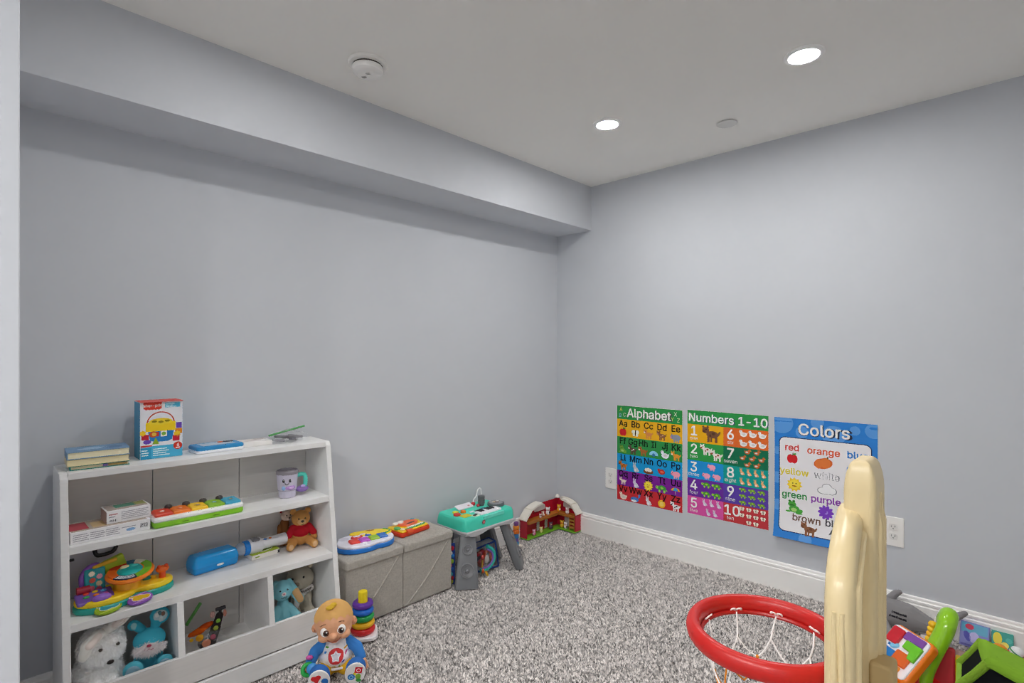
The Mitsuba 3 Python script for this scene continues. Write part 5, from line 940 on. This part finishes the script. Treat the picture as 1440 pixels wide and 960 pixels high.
# ================================================================== basketball hoop in the foreground
t = Thing('basketball_hoop', 'toddler basketball hoop with red rim and cream backboard in the right foreground', 'basketball hoop')
RC = np.array([2.055, -1.934, .700]); RR = .1255
rim = t.p('rim', torus(RC, RR, .0130, 72, 16, sq=1.35), '#b9201c', 'plastic')
t.p('rim_lip', torus(RC + [0, 0, -.012], RR - .0145, .0042, 72, 8), '#a81c19', 'plastic', parent=rim)
t.p('rim_bracket', rbx(2.165, 2.205, -1.985, -1.883, .676, .722, .010, 12), '#b3201c', 'plastic', parent=rim)
rs = np.random.default_rng(4)
ang = np.radians(np.arange(9) * 40 + 18)
def pol(a, R, z): return RC + np.array([R * math.cos(a), R * math.sin(a), z])
net = numbered(t.key + '__net'); nw, no = [], []
for i, a in enumerate(ang):
    for s_ in (-1, 1):
        c = pol(a + s_ * .055, RR - .0165, -.006); t.p('net_loop', torus(c, .0048, .0016, 14, 6, (math.cos(a), math.sin(a), .9)), '#f1e3e0', parent=rim)
    k0 = pol(a + rs.normal(0, .05), .098 + rs.normal(0, .003), -.050 + rs.normal(0, .005)); nw.append(tube(curve([pol(a, RR - .018, -.010), (pol(a, RR - .020, -.010) * .45 + k0 * .55) + rs.normal(0, .002, 3), k0], 10), .0016, 6))
    for s_ in (-1, 1):
        m_ = pol(a + s_ * .349 + .0, .088, -.088 + .004 * math.sin(3 * a + s_)); nw.append(tube(curve([k0, (k0 + m_) / 2 + [0, 0, -.006], m_], 8), .0015, 6))
    m_ = pol(a + .349, .088, -.088)
    for s_ in (-1, 1): 
        e_ = pol(a + .349 + s_ * .349, .076, -.130); no.append(tube(curve([m_, (m_ + e_) / 2 + [0, 0, -.004] + rs.normal(0, .002, 3), e_], 8), .0017, 6))
    no.append(ell(m_, .0035, 1))
put(net, cat(nw), '#f2f0ee', 'matte'); labels[net] = {'label': 'white net cords', 'kind': 'stuff'}
net2 = numbered(net + '__net_hem'); put(net2, cat(no), '#e08a2e', 'matte'); labels[net2] = {'label': 'orange lower net cords', 'kind': 'stuff'}
prof = [(-2.131, .46), (-2.131, .845), (-2.127, .878), (-2.112, .910), (-2.085, .931), (-2.05, .945), (-2.0, .957), (-1.95, .966), (-1.935, .967)]
full = Polygon([(y, z) for y, z in prof] + [(-1.934 * 2 - y, z) for y, z in prof[::-1]])
BTM = trimesh.transformations.rotation_matrix(math.radians(7.5), (0, 0, 1), (2.206, -2.12, 0)) 
def bt(m): m = tm(m).copy(); m.apply_transform(BTM); return m
def yz(poly, x0, x1, b):
    m = slab(poly, x0, x1, b); m.apply_transform(np.array([[0, 0, 1, 0], [1, 0, 0, 0], [0, 1, 0, 0], [0, 0, 0, 1.0]])); return bt(m)
bb = t.p('backboard', yz(full, 2.195, 2.233, .016), None, 'tan_plastic')
for x in (2.2085, 2.2175): t.p('edge_rib', bt(tube([(x, -2.1305, .48), (x, -2.1305, .80), (x, -2.1285, .862)], [.0045, .0045, .003], 10)), None, 'tan_plastic', parent=bb)
t.p('back_rib', bt(tube(curve([(2.2335, -2.105, .48), (2.2335, -2.105, .84), (2.2335, -2.085, .895), (2.2335, -2.03, .918), (2.2335, -1.97, .93)], 30), .006, 10)), None, 'tan_plastic', parent=bb)
def pole_sec(): return sbox(2.195, -1.952, 2.219, -1.892).buffer(.011, quad_segs=5)
po = t.p('pole', dome(pole_sec(), .99, 1.044, 14, .0175), None, 'tan_plastic'); t.p('pole_shaft', ext(pole_sec(), .10, .992), None, 'tan_plastic', parent=po)
for y in (-1.938, -1.906): t.p('pole_rib', tube([(2.2300, y, .50), (2.2300, y, .945), (2.2280, y, .962)], [.005, .005, .003], 10), None, 'tan_plastic', parent=po)
t.p('dimple_rim', tube(curve([(2.2302, -1.9225 + .008 * math.cos(a), .965 + .025 * math.sin(a)) for a in np.linspace(0, 2 * np.pi, 17)[:-1]], 32, True), .0018, 8, closed=True), None, 'tan_plastic', parent=po)
t.p('height_bracket', rbx(2.222, 2.254, -1.975, -1.930, .48, .735, .006, 10), '#b79e70', 'matte', label='tan adjusting bracket')
t.p('pole_foot', rbx(2.13, 2.50, -2.12, -1.75, .0005, .115, .03, 16), None, 'tan_plastic')

# ================================================================== toys in the lower right
t = Thing('plush_shark', 'grey plush shark lying along the baseboard behind the hoop', 'plush toy', frame(2.0, -.115, 0, 0))
sk = blob([((-.20, .0, .075), .040, (-.09, .0, .082), .062), ((-.09, 0, .082), .062, (.03, 0, .076), .055), ((.03, 0, .076), .055, (.13, .0, .060), .026), ((.13, 0, .060), .026, (.165, 0, .075), .020), ((-.20, 0, .055), (.05, .05, .05))], .010, 10)
t.p('body', sk, '#8f8d8e', 'plush')
t.p('tail_fin', blob([((.150, 0, .075), .020, (.192, .002, .125), .017), ((.192, .002, .125), .017, (.224, .004, .152), .010)], .006, 6), '#8b898b', 'plush'); t.p('tail_fin', blob([((.150, 0, .070), .020, (.170, -.03, .030), .015), ((.170, -.03, .030), .014, (.180, -.045, .012), .010)], .006, 6), '#8b898b', 'plush')
t.p('dorsal_fin', blob([((-.030, .01, .130), .017, (-.008, .02, .158), .014), ((-.008, .02, .158), .014, (.004, .02, .166), .010)], .006, 6), '#8a888a', 'plush')
t.p('side_fin', blob([((-.045, -.055, .050), .018, (-.020, -.085, .022), .017), ((-.020, -.085, .022), .017, (.0, -.095, .015), .012)], .006, 6), '#908e8f', 'plush')
for x0, x1, z0, hgt in ((-.016, -.010, .095, .010), (-.008, .012, .096, .007), (.013, .024, .096, .006), (.025, .038, .096, .007), (-.024, -.017, .078, .010), (-.015, .001, .079, .007), (.002, .008, .079, .009), (.010, .024, .079, .007), (.025, .038, .078, .008)):   # two unreadable embroidered lines: runs of stitches
    m = trimesh.creation.box((x1 - x0, .001, hgt)).subdivide_to_size(.004, max_iter=5); v = m.vertices.copy(); v[:, 0] += (x0 + x1) / 2; v[:, 2] += z0 + hgt / 2 - v[:, 0] * .10; d_ = v[:, 1].copy()
    R_ = .056 - .02 * np.clip((v[:, 0] - .02) / .1, 0, 1); v[:, 1] = d_ - np.sqrt(np.maximum(R_ ** 2 - (v[:, 2] - .077) ** 2, 1e-5)) - .0012; m.vertices = v; t.p('embroidery', m, '#2f2e33', 'fabric', smooth=False)
t.p('tag', mv(bx(-.012, .012, -.0006, .0006, 0, .03), .10, -.05, .008, rx=-20, rz=20), '#d8cfd0', 'fabric')

t = Thing('activity_walker', 'red push toy with a lime green arch handle and tilted orange activity panel', 'toy')
bd = t.p('body', rbx(2.035, 2.205, -.835, -.565, .0, .105, .028, 18), '#d0211f', 'gloss')
t.p('side_panel', mv(rbx(-.030, .026, -.010, .010, 0, .225, .008, 12), 2.206, -.635, .002, rx=4), '#c43c44', 'matte'); t.p('yellow_edge', mv(rbx(-.005, .014, -.012, .012, 0, .205, .004, 10), 2.238, -.640, .002, rx=4), '#e6c41f', 'plastic')
ah = t.p('arch_handle', tube(curve([(2.148, -.722, .09), (2.158, -.712, .15), (2.180, -.692, .215), (2.202, -.672, .272), (2.212, -.655, .308), (2.214, -.625, .322), (2.206, -.595, .300), (2.190, -.585, .245), (2.165, -.590, .16), (2.150, -.595, .09)], 60), .0265, 16), '#8cc424', 'gloss', label='lime green arch handle')
t.p('arch_collar', torus((2.148, -.722, .104), .032, .010, 28, 10, (.1, .1, 1)), '#a4cf3a', 'gloss', parent=ah)
for i, (z, c) in enumerate(((.285, '#e8b51e'), (.268, '#f0c628'), (.250, '#e8b01e'), (.232, '#f2c82a'), (.212, '#d8481f'))): t.p('bead', ell((2.172 - .003 * i, -.642, z), (.013, .013, .011)), c, parent=ah)
t.p('bead_wire', cyl((2.176, -.642, .19), (2.178, -.628, .305), .003), '#d8d8d8', parent=ah)
PMt = frame(2.092, -.745, .200, -40, -44); PMt = PMt @ rot((0, 1, 0), 0)
def pm(m): m = tm(m).copy(); m.apply_transform(PMt); return m
def pface(poly, a, b, bev=.003):
    m = slab(poly, a, b, bev); m.apply_transform(rot((1, 0, 0), 90)); return pm(m)     # panel plane is local xz, facing -y
po_ = sbox(-.058, -.062, .058, .066).buffer(.020, quad_segs=6)
pk = t.p('panel_back', pface(po_, -.034, .0, .010), '#ea7a1e', 'gloss', label='orange activity panel'); t.p('panel_face', pface(po_.buffer(-.007), -.002, .006, .002), '#e9e6ea', parent=pk)
for p, c, h_ in ((sbox(-.055, .020, -.022, .064).buffer(.007), '#c4232f', .016), (sbox(-.010, .052, .055, .072).buffer(.005), '#7d4c9c', .012), (Polygon([(.010, .044), (.064, .044), (.064, -.004), (.046, -.004), (.04, .02), (.010, .022)]).buffer(.004), '#6cc22c', .016), (sbox(.004, -.036, .050, .000).buffer(.006), '#d8601e', .014),
                 (sbox(-.052, -.050, -.006, -.012).buffer(.006), '#1f72b8', .015), (oval(-.020, .010, .016, .010, 30), '#7fc0e0', .012), (sbox(-.045, .002, -.028, .010), '#2f6cb0', .010)): t.p('panel_button', pface(p, .004, h_, .003), c, 'gloss', parent=pk)
t.p('button_ring', pface(disc(-.036, -.026, .0095), .014, .0175, .001), '#f0e8e4', parent=pk); t.p('button_dot', pface(disc(-.036, -.026, .0055), .017, .0190, .0006), '#d8481f', parent=pk)
t.p('orange_roller', pm(cyl((-.055, -.012, -.078), (.045, -.012, -.078), .034, 28)), '#f0961e', 'gloss')
t.p('panel_post', cyl((2.13, -.76, .08), (2.13, -.78, .19), .02), '#c4211f', 'gloss')
for x in (2.03, 2.205):
    for y in (-.80, -.60): w_ = t.p('wheel', cyl((x - .012, y, .034), (x + .012, y, .034), .034, 24), '#e0b41f')

t = Thing('plush_truck', 'lime green plush truck with black windows in the lower right corner', 'plush toy')
TR = frame(2.321, -.827, .290, -28, 0, 5)
def tr(m): m = tm(m).copy(); m.apply_transform(TR); return m
T0 = np.array([(0, 0, 0), (.32, 0, 0), (.32, .11, 0), (-.070, .092, .006)]); B0 = np.array([(-.056, -.020, -.108), (.37, -.040, -.112), (.37, .17, -.112), (-.120, .085, -.100)])
t.p('body', mv(rbx(-.062, .40, -.042, .13, -.270, -.108, .025, 16), *TR[:3, 3], rz=-28), '#7fa834', 'plush')
t.p('cab_windows', tr(trimesh.convex.convex_hull(np.vstack([B0, T0])).subdivide_to_size(.05, max_iter=4)), '#141519', 'fabric', label='black fabric windows')
for i in range(4): t.p('pillar', tr(tube([B0[i], (B0[i] + T0[i]) / 2 + (.004, -.002, .004), T0[i]], [.013, .0115, .013], 12)), '#84ab38', 'plush')
rp = Polygon([tuple(T0[i][:2]) for i in range(4)]).buffer(.013, quad_segs=5); t.p('roof', tr(lumpy(dome(rp, -.006, .022, 8, .03).subdivide_to_size(.03, max_iter=4), .003, 22, 5)), '#7da832', 'plush')
for i in range(4):
    j = (i + 1) % 4; t.p('piping', tr(tube([T0[i] + (0, 0, -.006), T0[j] + (0, 0, -.006)], .0055, 8)), '#a6c95c', 'fabric'); t.p('piping', tr(tube([B0[i], B0[j]], .010, 8)), '#8db544', 'plush')
for x in (.05, .30):
    for y in (-.055, .165): t.p('wheel', mv(cyl((x, y - .016, -.243), (x, y + .016, -.243), .046, 24), *TR[:3, 3], rz=-28), '#26262a', 'fabric')

LB = frame(2.207, -.055, .002, -4, -14)
t = Thing('picture_book', 'purple and blue board book leaning on the baseboard behind the green arch', 'book', frame(2.203, -.062, .001, -4, -22))
t.p('cover', cbx(0, .092, -.006, .006, 0, .096, .001), '#7f82c4', 'paper')
for p, c in ((sbox(.004, .055, .088, .092), '#5fa8c8'), (oval(.030, .078, .014, .011), '#cf3a5c'), (oval(.046, .040, .016, .022), '#b8b4e4'), (oval(.064, .030, .012, .012), '#e0dce8'), (oval(.024, .040, .010, .020, 20), '#4a4aa8'), (sbox(.004, .003, .088, .010), '#5a5aa4')): t.p('cover_picture', flat(p, -.0063 - .0002 * (c != '#5fa8c8')), c, 'paper')
t = Thing('picture_book', 'yellow and teal board book leaning on the baseboard right of the purple one', 'book', frame(2.303, -.058, .001, 2, -24))
t.p('cover', cbx(0, .066, -.005, .005, 0, .088, .001), '#2f9a8c', 'paper')
for p, c in ((oval(.018, .060, .014, .024), '#e2d23a'), (oval(.040, .040, .012, .012), '#e8d85a'), (oval(.052, .060, .010, .010), '#4ab0a4'), (sbox(.002, .004, .064, .018), '#2a6a5c'), (oval(.03, .028, .01, .006), '#c8c43a')): t.p('cover_picture', flat(p, -.0053), c, 'paper')
t = Thing('flat_board_book', 'brown flat book lying on the carpet in front of the purple book', 'book', frame(2.205, -.235, .001, 6))
t.p('cover', cbx(0, .105, 0, .085, 0, .012, .001), '#8c6d64', 'paper'); t.p('cover_picture', bx(.01, .095, .01, .075, .012, .0123), '#a08478', 'paper')
t = Thing('red_toy', 'red toy with an orange knob and white ball by the baseboard at the right edge', 'toy', frame(2.360, -.19, 0, 0))
t.p('body', rbx(-.035, .085, -.035, .035, 0, .078, .018, 14), '#cf1d1f', 'gloss'); t.p('knob', ell((-.030, -.010, .085), (.024, .020, .018)), '#e8921c', 'gloss'); t.p('ball', ell((.018, -.012, .090), (.021, .021, .021)), '#e6e8e6', 'gloss'); t.p('band', torus((.018, -.012, .090), .0205, .0025, 24, 6, (.5, 0, .8)), '#3f8a5c')
